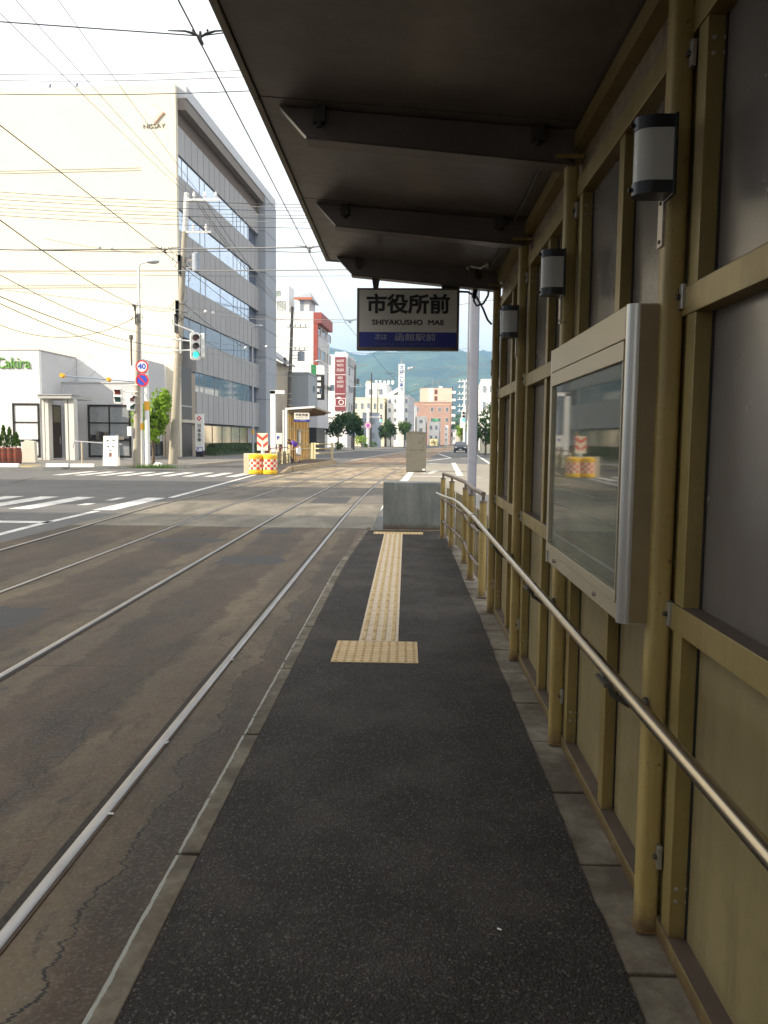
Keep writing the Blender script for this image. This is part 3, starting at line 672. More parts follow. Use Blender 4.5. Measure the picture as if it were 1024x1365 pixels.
    # tapered cantilever beams under the soffit at each post
    for y in POSTS[1:]:
        mb = MB()
        poly = [(.78, zz(.78)-.004), (-.625, zz(-.625)-.004), (-.49, zz(-.625)-.15), (.78, zz(.78)-.16)]
        mb.prism(poly, 'y', y-.035, y+.035); o = mb.build('cantilever_beam', SOFF, root, bevel=.003)
        mb = MB(); p2 = [(.78, zz(.78)-.16), (-.49, zz(-.625)-.15), (-.495, zz(-.625)-.162), (.78, zz(.78)-.172)]
        mb.prism(p2, 'y', y-.055, y+.055); mb.build('flange', mat('beam_flange', (.14, .115, .10), .4, metal=.3), o)
        for x in (-.43, .60):
            mb = MB(); mb.bx(x-.028, x+.028, y-.075, y-.036, zz(x)-.075, zz(x)-.004); mb.cyl((x, y-.055, zz(x)-.075), (x, y-.055, zz(x)-.092), .014, .014, 6)
            mb.build('bracket', BRK, o)
    return root
make_shelter('tram_shelter', 'ochre framed tram shelter with dark soffit along the right of the near platform', (0, 0, PZ), 0)
OX, OY, OZ = -5.90, 52.2, .24
def sunlit_sheet(name, c_, k):
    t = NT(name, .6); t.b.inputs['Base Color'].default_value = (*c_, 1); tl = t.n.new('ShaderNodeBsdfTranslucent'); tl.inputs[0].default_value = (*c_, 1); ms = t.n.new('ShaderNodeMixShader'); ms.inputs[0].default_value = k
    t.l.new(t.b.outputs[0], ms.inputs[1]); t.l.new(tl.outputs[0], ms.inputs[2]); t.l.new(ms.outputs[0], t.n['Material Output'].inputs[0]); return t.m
SUNPANL = sunlit_sheet('sunlit_tan_sheet', (.74, .57, .30), .6)  # strong colour and translucency make the panels glow as if sunlit
sh2 = make_shelter('tram_shelter', 'matching sunlit tram shelter across the tracks on the opposite platform', (OX, OY, OZ), math.pi, False, mat('sunlit_yellow_paint', (.74, .58, .28), .5), SUNPANL, SUNPANL, mat('sunlit_bronze', (.62, .48, .24), .5), mat('soffit_tan', (.26, .19, .12), .5))  # sunlit look put into brighter copies of the near shelter's colours
for (x, w) in ((1.035, .06), (.885, .085)):
    mb = MB(); mb.bx(x-w*.75, x+w*.75, 7.16, 7.3, 0, 2.98); mb.build('white_corner_post', WHITE, sh2)

# stop sign
def stop_sign(label, loc, rz, k=1.):
    root = thing('stop_sign', label, 'sign', loc, rz, local=True)   # origin: centre of the underside
    W, H_, D = .895, .535, .085
    mb = MB(); mb.bx(-W/2, W/2, -D/2, D/2, 0, H_); mb.build('box', SFRAME, root, bevel=.006)
    for s_ in (-1, 1):
        y = s_*(D/2+.002); yy = (y, y-.0 if 0 else y)
        mb = MB(); mb.bx(-W/2+.022, W/2-.022, y-.002, y+.002, .155, H_-.018); f = mb.build('face', SIGNF, root)
        mb = MB(); mb.bx(-W/2+.022, W/2-.022, y-.002, y+.002, .026, .155); g_ = mb.build('blue_band', NAVY, root)
        rot = (math.pi/2, 0, 0) if s_ < 0 else (math.pi/2, 0, math.pi); yt = y+s_*.0025
        text('市役所前', .172, INK, f, (0, yt, .385), rot, bold=.0052, width=.725)
        text('SHIYAKUSHO  MAE', .062, INK, f, (0, yt, .237), rot, bold=.0014, width=.63)
        text('次は', .055, SGREY, g_, (-.235*-s_*-1 if 0 else (-.235 if s_ < 0 else .235), yt, .110), rot, bold=.0008)
        text('函館駅前', .068, SGREY, g_, (.065 if s_ < 0 else -.065, yt, .107), rot, bold=.001, width=.355)
        text('The next stop is HAKODATE EKI MAE', .032, SGREY2, g_, (-.03 if s_ < 0 else .03, yt, .052), rot, width=.53)
    for x in (-.285, .315):
        mb = MB(); mb.add([(x-.036, -.03, H_+.10), (x+.036, -.03, H_+.10), (x+.036, .03, H_+.10), (x-.036, .03, H_+.10), (x-.02, -.02, H_-.01), (x+.02, -.02, H_-.01), (x+.02, .02, H_-.01), (x-.02, .02, H_-.01)],
                          [(0,1,2,3),(4,5,6,7),(0,1,5,4),(1,2,6,5),(2,3,7,6),(3,0,4,7)]); mb.build('hanger', BRK, root)
    mb = MB(); mb.bx(.33, W/2, -.035, .035, H_, H_+.032); mb.build('terminal_box', BLK, root)
    return root
sg = stop_sign('dark framed station name sign hanging from the near shelter roof', (.0, 7.13, 2.385), 0)
mb = MB()
mb.tube([Vector(p)-Vector((.0, 7.13, 2.385)) for p in [(.45, 7.14, 2.90), (.52, 7.15, 2.90), (.60, 7.16, 2.86), (.66, 7.17, 2.76), (.70, 7.15, 2.66), (.735, 7.14, 2.62)]], .010, 8)
mb.tube([Vector(p)-Vector((.0, 7.13, 2.385)) for p in [(.71, 7.16, 2.95), (.70, 7.16, 2.87), (.66, 7.15, 2.80), (.60, 7.14, 2.78), (.575, 7.14, 2.82), (.585, 7.14, 2.93)]], .010, 8)
mb.cyl((.60, .02, .60), (.575, .02, .46), .024, .022, 10)
mb.build('power_cable', BLK, sg)
stop_sign('white and blue station name sign hanging at the sunlit shelter across the tracks', (OX, OY-7.2, 2.315+OZ), math.pi)

# wall lamps on the posts
def wall_lamp(y, label):
    root = thing('wall_lamp', label, 'lamp', (.722, y, 2.285), group='wall lamps on the shelter posts', local=True)
    return root
def lamp_parts(root):
    D = .098; h = .205; w = .040
    def sec(r, k=1.): # half-round section towards -x
        p = [(0, -w*k), (-.05, -w*k)]+[(-.05-(D-.05)*math.sin(R(a)), -w*k*math.cos(R(a))) for a in range(15, 180, 15)]+[(-.05, w*k), (0, w*k)]
        return p
    mb = MB(); mb.prism(sec(1, .95), 'z', .03, .18, True); mb.build('diffuser', DIFF, root)
    for a, b in ((0., .034), (.174, .208)):
        mb = MB(); mb.prism([(x*1.03, y_*1.03) for x, y_ in sec(1)], 'z', a, b, True); c_ = mb.build('cap', BLK, root)
        mb = MB(); mb.cyl((-.094, 0, (a+b)/2), (-.110, 0, (a+b)/2), .006, .006, 8); mb.build('thumb_screw', BLK, c_)
    mb = MB(); mb.bx(0, .010, -w*1.1, w*1.1, -.005, .213); mb.build('back_plate', BLK, root, bevel=.003)
ys_l = POSTS[3]-.10
l0 = wall_lamp(ys_l, 'wall lamp with opal diffuser on the nearest shelter post, largest of the three'); lamp_parts(l0)
copy_tree(l0, (.722, POSTS[4]-.10, 2.285), label='middle wall lamp, on the shelter post just past the notice case')
copy_tree(l0, (.722, POSTS[5]-.10, 2.285), label='smallest wall lamp, on the shelter post just right of the hanging sign')

# notice case
nc = thing('notice_case', 'silver edged glass notice case mounted on the shelter wall', 'notice case', (.80, 2.55, 1.03))
xf, ya, yb, z0, z1 = .655, 2.42, 3.70, 1.045, 2.01
mb = MB(); r = .026
pf = [(.80, ya), (xf+r, ya)]+[(xf+r-r*math.sin(R(a)), ya+r-r*math.cos(R(a))) for a in range(15, 91, 15)]+[(xf, ya+.034), (xf+.02, ya+.034), (xf+.02, ya+.04), (.80, ya+.04)]
mb.prism([(x, y) for x, y in pf], 'z', z0, z1, True); mb.build('near_rounded_side', SILV, nc)
mb = MB(); mb.bx(xf+.032, .797, ya-.0035, ya-.0005, z0+.004, z1-.004); mb.build('side_plate', CASE2, nc)
mb = MB(); mb.bx(xf, .80, yb-.03, yb, z0, z1); mb.build('far_side', SILV, nc)
mb = MB(); mb.bx(xf, .80, ya+.042, yb-.031, z1-.10, z1); mb.build('top_box', CASE, nc, bevel=.003)
mb = MB(); mb.bx(xf+.006, .80, ya+.042, yb-.031, z0, z0+.055); 
mb.build('bottom_box', CASE, nc, bevel=.003)
mb = MB()
for y in (3.50, 2.75): mb.cyl((xf+.008, y, z0+.03), (xf-.006, y, z0+.03), .009, .007, 8)
mb.build('lock', BOLT, nc)
mb = MB(); a, b, c_, d = ya+.038, yb-.034, z0+.058, z1-.104
mb.bx(xf-.004, xf+.022, a, b, d-.06, d); mb.bx(xf-.004, xf+.022, a, b, c_, c_+.035); mb.bx(xf-.004, xf+.022, a, a+.008, c_+.036, d-.061); mb.bx(xf-.004, xf+.022, b-.03, b, c_+.036, d-.061)
mb.build('door_frame', CASE, nc, bevel=.002)
mb = MB(); mb.bx(xf+.008, xf+.012, a+.008, b-.03, c_+.035, d-.06); mb.build('glass_pane', CGLASS, nc)
mb = MB(); mb.bx(.785, .797, a, b, c_, d); mb.build('back_board', mat('case_board', (.74, .76, .62), .8), nc)
for (y, z, w, h, col) in ((2.80, 1.42, .24, .34, (.22, .30, .36)), (3.12, 1.55, .26, .36, (.36, .36, .30)), (3.40, 1.40, .22, .32, (.42, .20, .22)), (2.95, 1.22, .30, .18, (.18, .24, .30))):
    mb = MB(); mb.bx(.780, .784, y, y+w, z, z+h); p = mb.build('notice_sheet', mat('paper_%d%d' % (y*100, z*100), col, .7, var=.25, vs=14), nc)

copy_tree(nc, (OX-.80, OY-2.55, 1.03-PZ+OZ), math.pi, 'notice case on the wall of the sunlit shelter across the tracks')
# handrail
hr = thing('handrail', 'polished steel handrail running along the shelter wall into the far fence', 'handrail', (.62, 2.4, PZ))
hp = [(.625, -2.2, .905), (.622, .5, .905), (.618, 7.4, .905), (.615, 9.2, .88), (.600, 10.0, .86), (.540, 10.9, .83), (.47, 12.1, .80)]
mb = MB(); mb.tube(hp[:3], .0185, 16); mb.build('near_tube', STEEL, hr)
mb = MB(); mb.tube(hp[2:], .0175, 12); mb.build('far_tube', mat('dull_rail', (.45, .42, .36), .4, metal=.6), hr)
mb = MB(); mb.cyl((.618, 7.33, .905), (.618, 7.45, .905), .024, .024, 14); mb.build('sleeve', STEEL, hr)
for y in POSTS[1:]:
    mb = MB(); mb.tube([(.745, y-.03, .80), (.69, y-.03, .80), (.64, y-.02, .83), (.621, y-.01, .889)], .009, 8); mb.cyl((.733, y-.03, .80), (.743, y-.03, .80), .026, .026, 12)
    mb.bx(.610, .632, y-.02, y+.02, .880, .889); mb.build('bracket', BRK, hr)
    mb = MB(); mb.bx(.600, .640, y-.075, y+.035, .868, .879); mb.build('saddle', BRK, hr)

# fence past the shelter: round posts with rails and backing sheets
def fence(label, pts, loc, gap=None, matp=YEL, panels=True, group=None, zb=PZ):
    root = thing('platform_fence', label, 'fence', loc)
    for i, (x, y) in enumerate(pts):
        mb = MB(); mb.cyl((x, y, zb), (x, y, zb+.93), .036, .036, 14); p = mb.build('post', matp, root)
        mb = MB(); mb.cyl((x, y, zb+.93), (x, y, zb+.95), .042, .036, 14); mb.cyl((x, y, zb+.95), (x, y, zb+1.0), .016, .016, 8); mb.cyl((x, y, zb), (x, y, zb+.012), .055, .055, 12)
        mb.build('cap', BROWNR, p)
    mb = MB(); mb.tube([(x, y, zb+1.015) for x, y in pts], .024, 12); mb.build('top_rail', BROWNR, root)
    for i, ((xa, ya_), (xb, yb_)) in enumerate(zip(pts, pts[1:])):
        A, B = Vector((xa, ya_, 0)), Vector((xb, yb_, 0)); d = (B-A)
        for zr in (.28, .62):
            mb = MB(); mb.cyl(A+d*.03+Vector((-.012, 0, zb+zr)), B-d*.03+Vector((-.012, 0, zb+zr)), .019, .019, 10)
            for q in (.05, .13, .87, .95): mb.cyl(A+d*(q-.012)+Vector((-.012, 0, zb+zr)), A+d*(q+.012)+Vector((-.012, 0, zb+zr)), .026, .026, 10)
            mb.build('middle_rail', BROWNR, root)
        if panels:
            n_ = Vector((-d.y, d.x, 0)).normalized()
            if n_.x < 0: n_ = -n_
            if loc[0] < -3: n_ = -n_
            q0 = A+d*.06+n_*.05; q1 = B-d*.06+n_*.05; q2 = q1+n_*.006; q3 = q0+n_*.006
            mb = MB(); mb.prism([(q.x, q.y) for q in (q0, q1, q2, q3)], 'z', zb+.06, zb+.80); mb.build('backing_sheet', PANL, root)
    return root
fence('ochre round-post fence with brown rails between the shelter and the concrete block', [(.755, 7.75), (.722, 8.75), (.745, 9.95), (.66, 11.45), (.58, 12.45)], (.70, 9.0, PZ))

# concrete block at the platform end
blk = thing('concrete_block', 'grey concrete block closing the far end of the near platform', 'concrete block', (.12, 13.7, 0), local=True)
mb = MB(); mb.bx(-.51, .51, 0, .45, .0, .875); o = mb.build('block', BLOCK, blk, bevel=.012)
mb = MB(); mb.bx(-.52, .52, -.01, .46, .84, .882) if 0 else None

# cabinet on the road beyond
cb = thing('control_cabinet', 'tall grey green metal control cabinet standing on the road past the concrete block', 'cabinet', gnd(554.5, 629), 0, local=True)
cw = 0.5
mb = MB(); mb.bx(-cw, cw, 0, .55, .03, 1.97); mb.build('body', CABM, cb, bevel=.01)
mb = MB(); mb.bx(-cw+.03, cw-.03, .02, .53, 0, .03); mb.build('plinth', BRK, cb)
mb = MB(); mb.bx(-cw-.02, cw+.02, -.02, .57, 1.97, 2.0); mb.prism([(-cw*.9, 2.0), (cw*.9, 2.0), (cw*.5, 2.05), (-cw*.5, 2.05)], 'y', .05, .5); mb.build('roof_cap', CABM, cb)
mb = MB(); mb.bx(-.28, .33, -.012, -.001, 1.12, 1.70); o = mb.build('hatch', CABM, cb, bevel=.004)
mb = MB()
for x, z in ((-.26, 1.10), (.31, 1.10), (-.26, 1.71), (.31, 1.71)): mb.bx(x-.04, x+.04, -.02, -.001, z-.012, z+.012)
mb.cyl((.15, -.012, 1.50), (.15, -.03, 1.50), .035, .035, 10); mb.cyl((0, -.001, .93), (0, -.012, .93), .02, .02, 8); mb.build('latch', BRK, o)
mb = MB()
for z in (.35, .75, 1.15, 1.55):
    for x in (-cw-.008, cw+.008): mb.bx(x-.012, x+.012, -.005, .05, z-.03, z+.03)
mb.build('hinge', BRK, cb)
mb = MB(); mb.bx(.33, .46, -.004, -.0005, .08, .16); mb.build('rating_plate', SWHITE, cb)

# grey catenary pole just past the stop
gp = thing('catenary_pole', 'lilac grey steel catenary pole standing just past the end of the near shelter', 'pole', (1.34, 16.3, 0), 0, local=True)
mb = MB(); mb.prism(roundrect(-.088, .088, -.088, .088, .02), 'z', 0, 6.6, True); mb.build('column', GPOLE, gp)
mb = MB(); mb.bx(-.135, -.105, -.03, .03, 2.0, 6.0); mb.bx(-.14, -.10, -.05, .05, 2.15, 2.35); mb.build('conduit', mat('dull_grey', (.2, .2, .22), .5), gp)
mb = MB(); mb.bx(-.2, .2, -.2, .2, 0, .03); mb.build('base_plate', GPOLE, gp)
mb = MB(); mb.cyl((-.12, 0, 5.5), (.12, 0, 5.5), .13, .13, 12); mb.build('clamp', BOLT, gp)
# left partner pole (out of frame on the pavement, carries the span wires)

# ------------------------------------------------------------------ buildings
class Bld:
    """a block whose near right corner stands at the sighted point; local x runs right, y runs up the street"""
    def __init__(s, name, label, px, Y, ang=4.0, group=None, cat='building', z0=.1):
        p = atY(px, 588, Y); s.o = Vector((p.x, p.y)); s.z0 = z0; a = R(ang); s.u = Vector((math.sin(a), math.cos(a))); s.v = Vector((math.cos(a), -math.sin(a)))
        s.root = thing(name, label, cat, (p.x, p.y, z0), -a, group, local=True)
    def hit(s, px, py, dirv, off=Vector((0, 0))):
        d = ray(px, py); o = s.o+off; den = d.x*dirv.y-d.y*dirv.x   # t*d = o + k*dirv
        t = (o.x*dirv.y-o.y*dirv.x)/den; P = Vector((d.x*t, d.y*t)); k = (P-o).dot(dirv); return k, HC+d.z*t-s.z0
    def fp(s, px, py, y=0.): return s.hit(px, py, s.v, s.u*y)
    def sp(s, px, py, x=0.): return s.hit(px, py, s.u, s.v*x)
    def body(s, x0, x1, y0, y1, z0, z1, m, name='wall', parent=None):
        mb = MB(); mb.bx(x0, x1, y0, y1, z0, z1); return mb.build(name, m, parent or s.root)
    def parapet(s, x0, x1, y0, y1, z, m, w=.12, h=.18):
        mb = MB(); mb.bx(x0-w*.5, x1+w*.5, y0-w*.5, y0+.3, z, z+h); mb.bx(x0-w*.5, x1+w*.5, y1-.3, y1+w*.5, z, z+h); mb.bx(x0-w*.5, x0+.3, y0+.3, y1-.3, z, z+h); mb.bx(x1-.3, x1+w*.5, y0+.3, y1-.3, z, z+h)
        return mb.build('parapet', m, s.root)
    def win(s, face, a0, a1, z0, z1, pos=0., nx=2, nz=1, fr=MULL, gl=GLD, t=.06, name='window', parent=None):
        """window on the 'f'ront (y=pos plane) or 's'ide (x=pos plane)"""
        def B(mb, p0, p1, q0, q1, d0, d1):
            if face == 'f': mb.bx(p0, p1, pos-d1, pos-d0, q0, q1)
            else: mb.bx(pos+d0, pos+d1, p0, p1, q0, q1)
        mb = MB(); B(mb, a0-t, a1+t, z0-t, z0, 0, .07); B(mb, a0-t, a1+t, z1, z1+t, 0, .07); B(mb, a0-t, a0, z0, z1, 0, .07); B(mb, a1, a1+t, z0, z1, 0, .07)
        for i in range(1, nx): q = a0+(a1-a0)*i/nx; B(mb, q-t*.35, q+t*.35, z0, z1, .012, .05)
        for i in range(1, nz): q = z0+(z1-z0)*i/nz; B(mb, a0, a1, q-t*.35, q+t*.35, .013, .049)
        o = mb.build(name, fr, parent or s.root); mb = MB(); B(mb, a0, a1, z0, z1, .002, .010); mb.build('pane', gl, o); return o

# --- big cream office block
b = Bld('office_building', 'tall office block with blank cream end wall and grey banded window side', 240, 62.)
zt = b.fp(240, 111)[1]; d_end = b.sp(360, 500)[0]; d_p = b.sp(345.5, 500)[0]; d_w = b.sp(333.8, 500)[0]
W = 46.
b.body(-W, -.30, 0, 1.2, 0, zt, CREAM, 'end_wall')
b.body(-.30, 0, 0, .45, 0, zt, CREAM, 'wall_edge')
b.body(-W, -1.3, 1.2, d_end, 0, zt-1.0, GREYW, 'core')
# thin dark reveals across the blank wall
for py in (228.5, 383):
    z = b.fp(120, py)[1]; mb = MB(); x1 = b.fp(188, py)[0]; mb.bx(-W, x1, -.03, 0, z-.035, z+.035); mb.bx(-W, x1, -.03, 0, z+.16, z+.21); mb.build('wall_joint', mat('joint_grey', (.42, .41, .36), .8), b.root)
def zs(py): return b.fp(240, py)[1]
# cornice: brown soffit and brow
zc0, zc1, zc2 = zs(163), zs(143), zs(127)
b.body(-1.3, -.02, .46, d_end-2.6, zc0, zc1, BRN, 'cornice_recess')
b.body(-1.3, .62, .46, d_end-.1, zc1, zc2, BRN2, 'cornice')
b.body(-1.3, .70, .46, d_end, zc2, zt, mat('coping_grey', (.55, .56, .60), .6), 'coping')
# spandrels and ribbon windows per floor
tops = [202, 275, 346, 418, 490]; hts = 28
edges = [163]+[v for t_ in tops for v in (t_, t_+hts)]+[562]
for i in range(0, len(edges)-1, 2):
    y0_ = .46 if i < 8 else .46
    za, zb = zs(edges[i+1]), zs(edges[i])
    ys0 = .46 if i < 8 else b.sp(262, 500)[0]
    sp = b.body(-1.3, 0, ys0, d_p, za, zb-.02, GREYW, 'spandrel')
    mb = MB(); q = ys0+1.5
    while q < d_p-.4: mb.bx(0, .015, q-.012, q+.012, za+.02, zb-.05); q += 1.5
    mb.build('panel_joint', mat('joint_dark', (.16, .16, .17), .8), sp)
for i, t_ in enumerate(tops):
    z0_, z1_ = zs(t_+hts), zs(t_)
    ys0 = .5 if i < 4 else b.sp(262, 500)[0]+.02
    mb = MB(); mb.bx(-1.28, -.12, ys0, d_w, z0_+.005, z1_-.025); o = mb.build('ribbon_window', GLS if i < 3 else glass('hill_reflection_glass', (.17, .21, .25), .05, .5), b.root)  # reflections put into glass colour: upper panes pale for sky, lower dark for hill
    mb = MB(); rnd = random.Random(4); q = ys0+1.
    while q < d_w-.2: mb.bx(-.12, -.09, q-.018, q+.018, z0_+.006, z1_-.026); q += rnd.choice((1.3, 1.3, 2.9, 4.2))
    mb.build('mullion', MULL, o)
    mb = MB(); mb.bx(-1.28, -.35, d_w+.02, d_p, z0_+.005, z1_-.025); mb.build('recessed_window', mat('dark_blue_pane', (.10, .12, .18), .2), b.root)
b.body(-1.3, .75, d_p+.02, d_end, 0, zt-1.02, GREYP, 'end_pier')
mb = MB()
for k in range(1, 6): mb.bx(-1.2, .765, d_p+.0, d_end+.01, zs(590-k*79), zs(590-k*79)+.05)
mb.build('pier_joint', mat('joint_dark', (.16, .16, .17), .8), b.root)
# tall black entrance at the corner
ye = b.sp(257.5, 540)[0]; z_e = zs(487)
b.body(-1.25, -.1, .46, ye, 0, z_e, BLKW, 'entrance')
b.body(-1.2, .25, .46, ye+1.2, zs(563), zs(559), mat('canopy_cream', (.6, .56, .46), .6), 'entrance_canopy')
b.body(-1.3, -.1, ye, b.sp(262, 500)[0]-.02, 0, z_e-.3, mat('jamb_tan', (.33, .28, .22), .7), 'entrance_jamb')
o = b.body(-.11, -.06, .5, ye-.05, zs(541), zs(539.5), MULL, 'transom')
# ground floor shop window with the sunny street's reflection tinted into the glass
y0_, y1_ = b.sp(274, 580)[0], b.sp(334, 580)[0]
b.win('s', y0_, y1_, zs(609), zs(565), -.35, nx=5, nz=1, gl=mat('warm_reflection_glass', (.62, .50, .32), .06, metal=.6), fr=BRN2, name='shop_window')
b.body(-1.3, -.36, b.sp(262, 500)[0], d_p, 0, zs(563), GREYW, 'ground_floor')
# emblem and lettering on the blank wall
ex, ez = b.fp(205, 150); E_ = b.fp(217.5, 150)[0]-b.fp(205, 150)[0]; k = E_*1.05
mb = MB(); mb.prism([(ex-k, ez), (ex, ez-k), (ex+k, ez), (ex, ez+k)], 'y', -.06, -.02); em = mb.build('emblem', mat('emblem_gold', (.76, .66, .48), .5), b.root)
mb = MB(); mb.prism([(ex-k*.52, ez-k*.42), (ex+k*.20, ez-k*.50), (ex+k*.52, ez+.02), (ex+k*.25, ez+k*.25), (ex-k*.05, ez+k*.48), (ex-k*.5, ez+k*.45)], 'y', -.075, -.061); mb.build('emblem_inset', WHITE, em)
mb = MB(); mb.prism([(ex+.03, ez-k-.02), (ex+.16, ez-k-.02), (ex+k+.1, ez-.05), (ex+k-.02, ez-.0)], 'y', -.1, -.05); mb.build('emblem_edge', mat('emblem_red_edge', (.42, .22, .15), .6), em)
x0, z0 = b.fp(205.5, 168.5); text('NISSAY', .46, mat('letter_bronze', (.14, .12, .08), .5), b.root, (x0, -.03, z0), bold=.0, ext=.02, width=b.fp(220, 168)[0]-b.fp(191, 168)[0])
# roof structures
xa, za = b.fp(20, 111); b.body(-W, b.fp(19, 105)[0], 3, 9, zt, zt+.7, GREYP, 'roof_parapet')
mb = MB(); xr = b.fp(20, 105)[0]; mb.prism([(xr, zt), (xr-8, zt), (xr-8, zt+4.2)], 'y', 4, 12); mb.build('plant_screen', GREYP, b.root)
mb = MB()
for px in (48, 85):
    x = b.fp(px, 105)[0]; mb.tube([(x-.3, 2, zt-.05), (x+.1, 2, zt+1.15)], .09, 8); mb.tube([(x-.15, 2, zt+.5), (x+.2, 2.4, zt+.45)], .05, 6)
mb.build('roof_stay', mat('blue_steel', (.18, .22, .32), .5), b.root)

# cream annexe wall and railing between cafe and office
b2 = Bld('annexe_wall', 'low cream annexe wall with dark railing between the white cafe and the office block', 231.5, 60.5, cat='wall')
h = b2.fp(231, 530)[1]; b2.body(-3.2, 0, 0, .4, 0, h, BEIGE)
b2.body(-3.4, .1, -.1, .5, h, h+.12, mat('coping_grey', (.55, .56, .60), .6), 'coping')
mb = MB()
for i in range(14): mb.bx(-2.9+i*.22, -2.87+i*.22, -1.6, -1.57, 0, 1.9)
mb.bx(-2.95, .05, -1.61, -1.565, 1.86, 1.92); mb.build('railing', BLKW, b2.root)

# --- white cafe
c = Bld('cafe_building', 'single storey white cafe with canopy door and black framed windows on the corner', 55, 51.5)
zt = c.fp(55, 467)[1]; d1 = c.sp(104, 560)[0]
c.body(-16, 0, 0, .3, 0, zt, WALLW, 'front_wing'); c.body(-16, -.01, .3, d1+3, 0, zt-.01, WALLG, 'wing_side')  # side wall's shade put into its greyer render
mb = MB(); mb.bx(-16, .04, -.04, .3, zt, zt+.07); mb.bx(-.3, .04, .3, d1, zt, zt+.07); mb.build('coping', MULL, c.root)
x2 = c.fp(183, 560, d1)[0]; x3 = c.fp(183.5, 520, d1)[0]; zm = c.fp(104, 478, d1)[1]
c.body(.01, x2, d1, d1+9, 0, zm, WALLW, 'main_block')
# lower front volume
dl = d1-2.2; xl0 = c.fp(82, 560, dl)[0]; xl1 = c.fp(181, 560, dl)[0]; zl = c.fp(120, 511, dl)[1]
c.body(xl0, xl1, dl, d1-.005, 0, zl, WALLG, 'shop_front'); mb = MB(); mb.bx(xl0-.04, xl1+.04, dl-.05, d1-.01, zl, zl+.10); mb.build('coping', MULL, c.root)  # grey of this front carries the shade of the wing
# right wing turning away
x4 = x2; dd = d1+.01
c.body(x2+.005, x2+.2, d1, c.sp(217, 560, x2)[0], 0, zm+.05, WALLG, 'return_wall')  # turned-away wall greyed in colour for shade
xw, zw0 = c.fp(22, 608); c.win('f', c.fp(21, 600)[0], c.fp(52, 600)[0], c.fp(40, 586)[1], c.fp(40, 540)[1], 0, 1, 2, BLKW, mat('blind_pane', (.70, .71, .72), .3), .12)
c.win('f', c.fp(46.5, 600)[0], c.fp(52, 600)[0], c.fp(40, 607)[1], c.fp(40, 588)[1], 0, 1, 1, BLKW, mat('blind_pane', (.70, .71, .72), .3), .12)
c.win('f', c.fp(121, 600, dl)[0], c.fp(173, 600, dl)[0], c.fp(140, 607, dl)[1], c.fp(140, 542, dl)[1], dl, 2, 3, BLKW, mat('shop_pane', (.30, .32, .34), .1, metal=.2), .13)
ws = c.sp(196, 600, x2+.2)[0]; c.win('s', ws, c.sp(215, 600, x2+.2)[0], c.fp(140, 607, dl)[1], c.fp(140, 590, dl)[1], x2+.2, 3, 1, BLKW, GLD, .1)
dr = mat('door_brown', (.055, .035, .025), .5)
da, db = c.sp(69, 570)[0], c.sp(81, 570)[0]; dzt = c.sp(75, 540)[1]
mb = MB(); mb.bx(.002, .06, da, db, .05, dzt); do = mb.build('door', dr, c.root); mb = MB(); mb.bx(.062, .07, da+.15, db-.15, dzt*.68, dzt-.12); mb.build('door_light', mat('door_light', (.20, .17, .10), .2), do); mb = MB(); mb.bx(.065, .11, db-.3, db-.22, 1.0, 1.5); mb.build('handle', MULL, do)
mb = MB(); mb.bx(.0, 1.0, da-.2, db+.2, 0, .06); mb.build('step', WALLW, c.root)
yc = -1.2; cz0, cz1 = c.fp(75, 531, yc)[1], c.fp(75, 526.5, yc)[1]
ca, cb2 = c.fp(50, 528, yc)[0], c.fp(95, 528, yc)[0]; yr = c.sp(123, 528, cb2)[0]
c.body(ca, cb2, yc, -.05, cz0, cz1, mat('canopy_slate', (.40, .41, .39), .6), 'canopy'); c.body(.02, cb2, -.049, min(yr, dl-.1), cz0, cz1, mat('canopy_slate', (.40, .41, .39), .6), 'canopy')
c.body(ca-.06, cb2+.06, yc-.06, -.06, cz1+.002, cz1+.05, MULL, 'canopy_edge')
for pxa, pxb in ((56.5, 59.5), (60.5, 65), (87, 90.5), (92, 99)):
    c.body(c.fp(pxa, 570, yc+.3)[0], c.fp(pxb, 570, yc+.3)[0], yc+.3, yc+.8, 0, cz0-.01, mat('column_stone', (.60, .59, .56), .8, var=.06), 'column')
xs, zs_ = c.fp(19, 484.5); text('Cakira', 1.0, GREENT, c.root, (c.fp(18, 484)[0], -.06, zs_), bold=.006, ext=.04, width=c.fp(39, 484)[0]-c.fp(-6, 484)[0])
# small goods on the inner window shelf
mb = MB(); sh = c.body(c.fp(121, 600, dl)[0], c.fp(173, 600, dl)[0], dl-.14, dl-.075, c.fp(140, 587.5, dl)[1], c.fp(140, 586, dl)[1], BLKW, 'shelf')
for i, px in enumerate((126, 133, 137, 142, 151, 156, 163)):
    x = c.fp(px, 585, dl)[0]; z = c.fp(140, 586, dl)[1]; hh = (.32, .55, .5, .52, .34, .34, .22)[i]; c.body(x-.18, x+.18, dl-.13, dl-.08, z, z+hh, (BAGM, DKPOLE, BAGM, DKPOLE, mat('pale_blue_card', (.35, .55, .72), .6), WHITE, BEIGE)[i], 'shelf_item', sh)

# stone sign slab beside the cafe door
st = thing('stone_slab', 'pale stone slab leaning under the cafe front window beside the barrel planters', 'stone slab', gnd(38, 617, .12), 0, local=True)
mb = MB(); mb.prism([(-.42, 0), (.42, 0), (.38, 1.22), (-.2, 1.27), (-.36, .95)], 'y', 0, .3); mb.build('slab', mat('slab_stone', (.62, .58, .50), .85, var=.08, vs=2), st, bevel=.03)
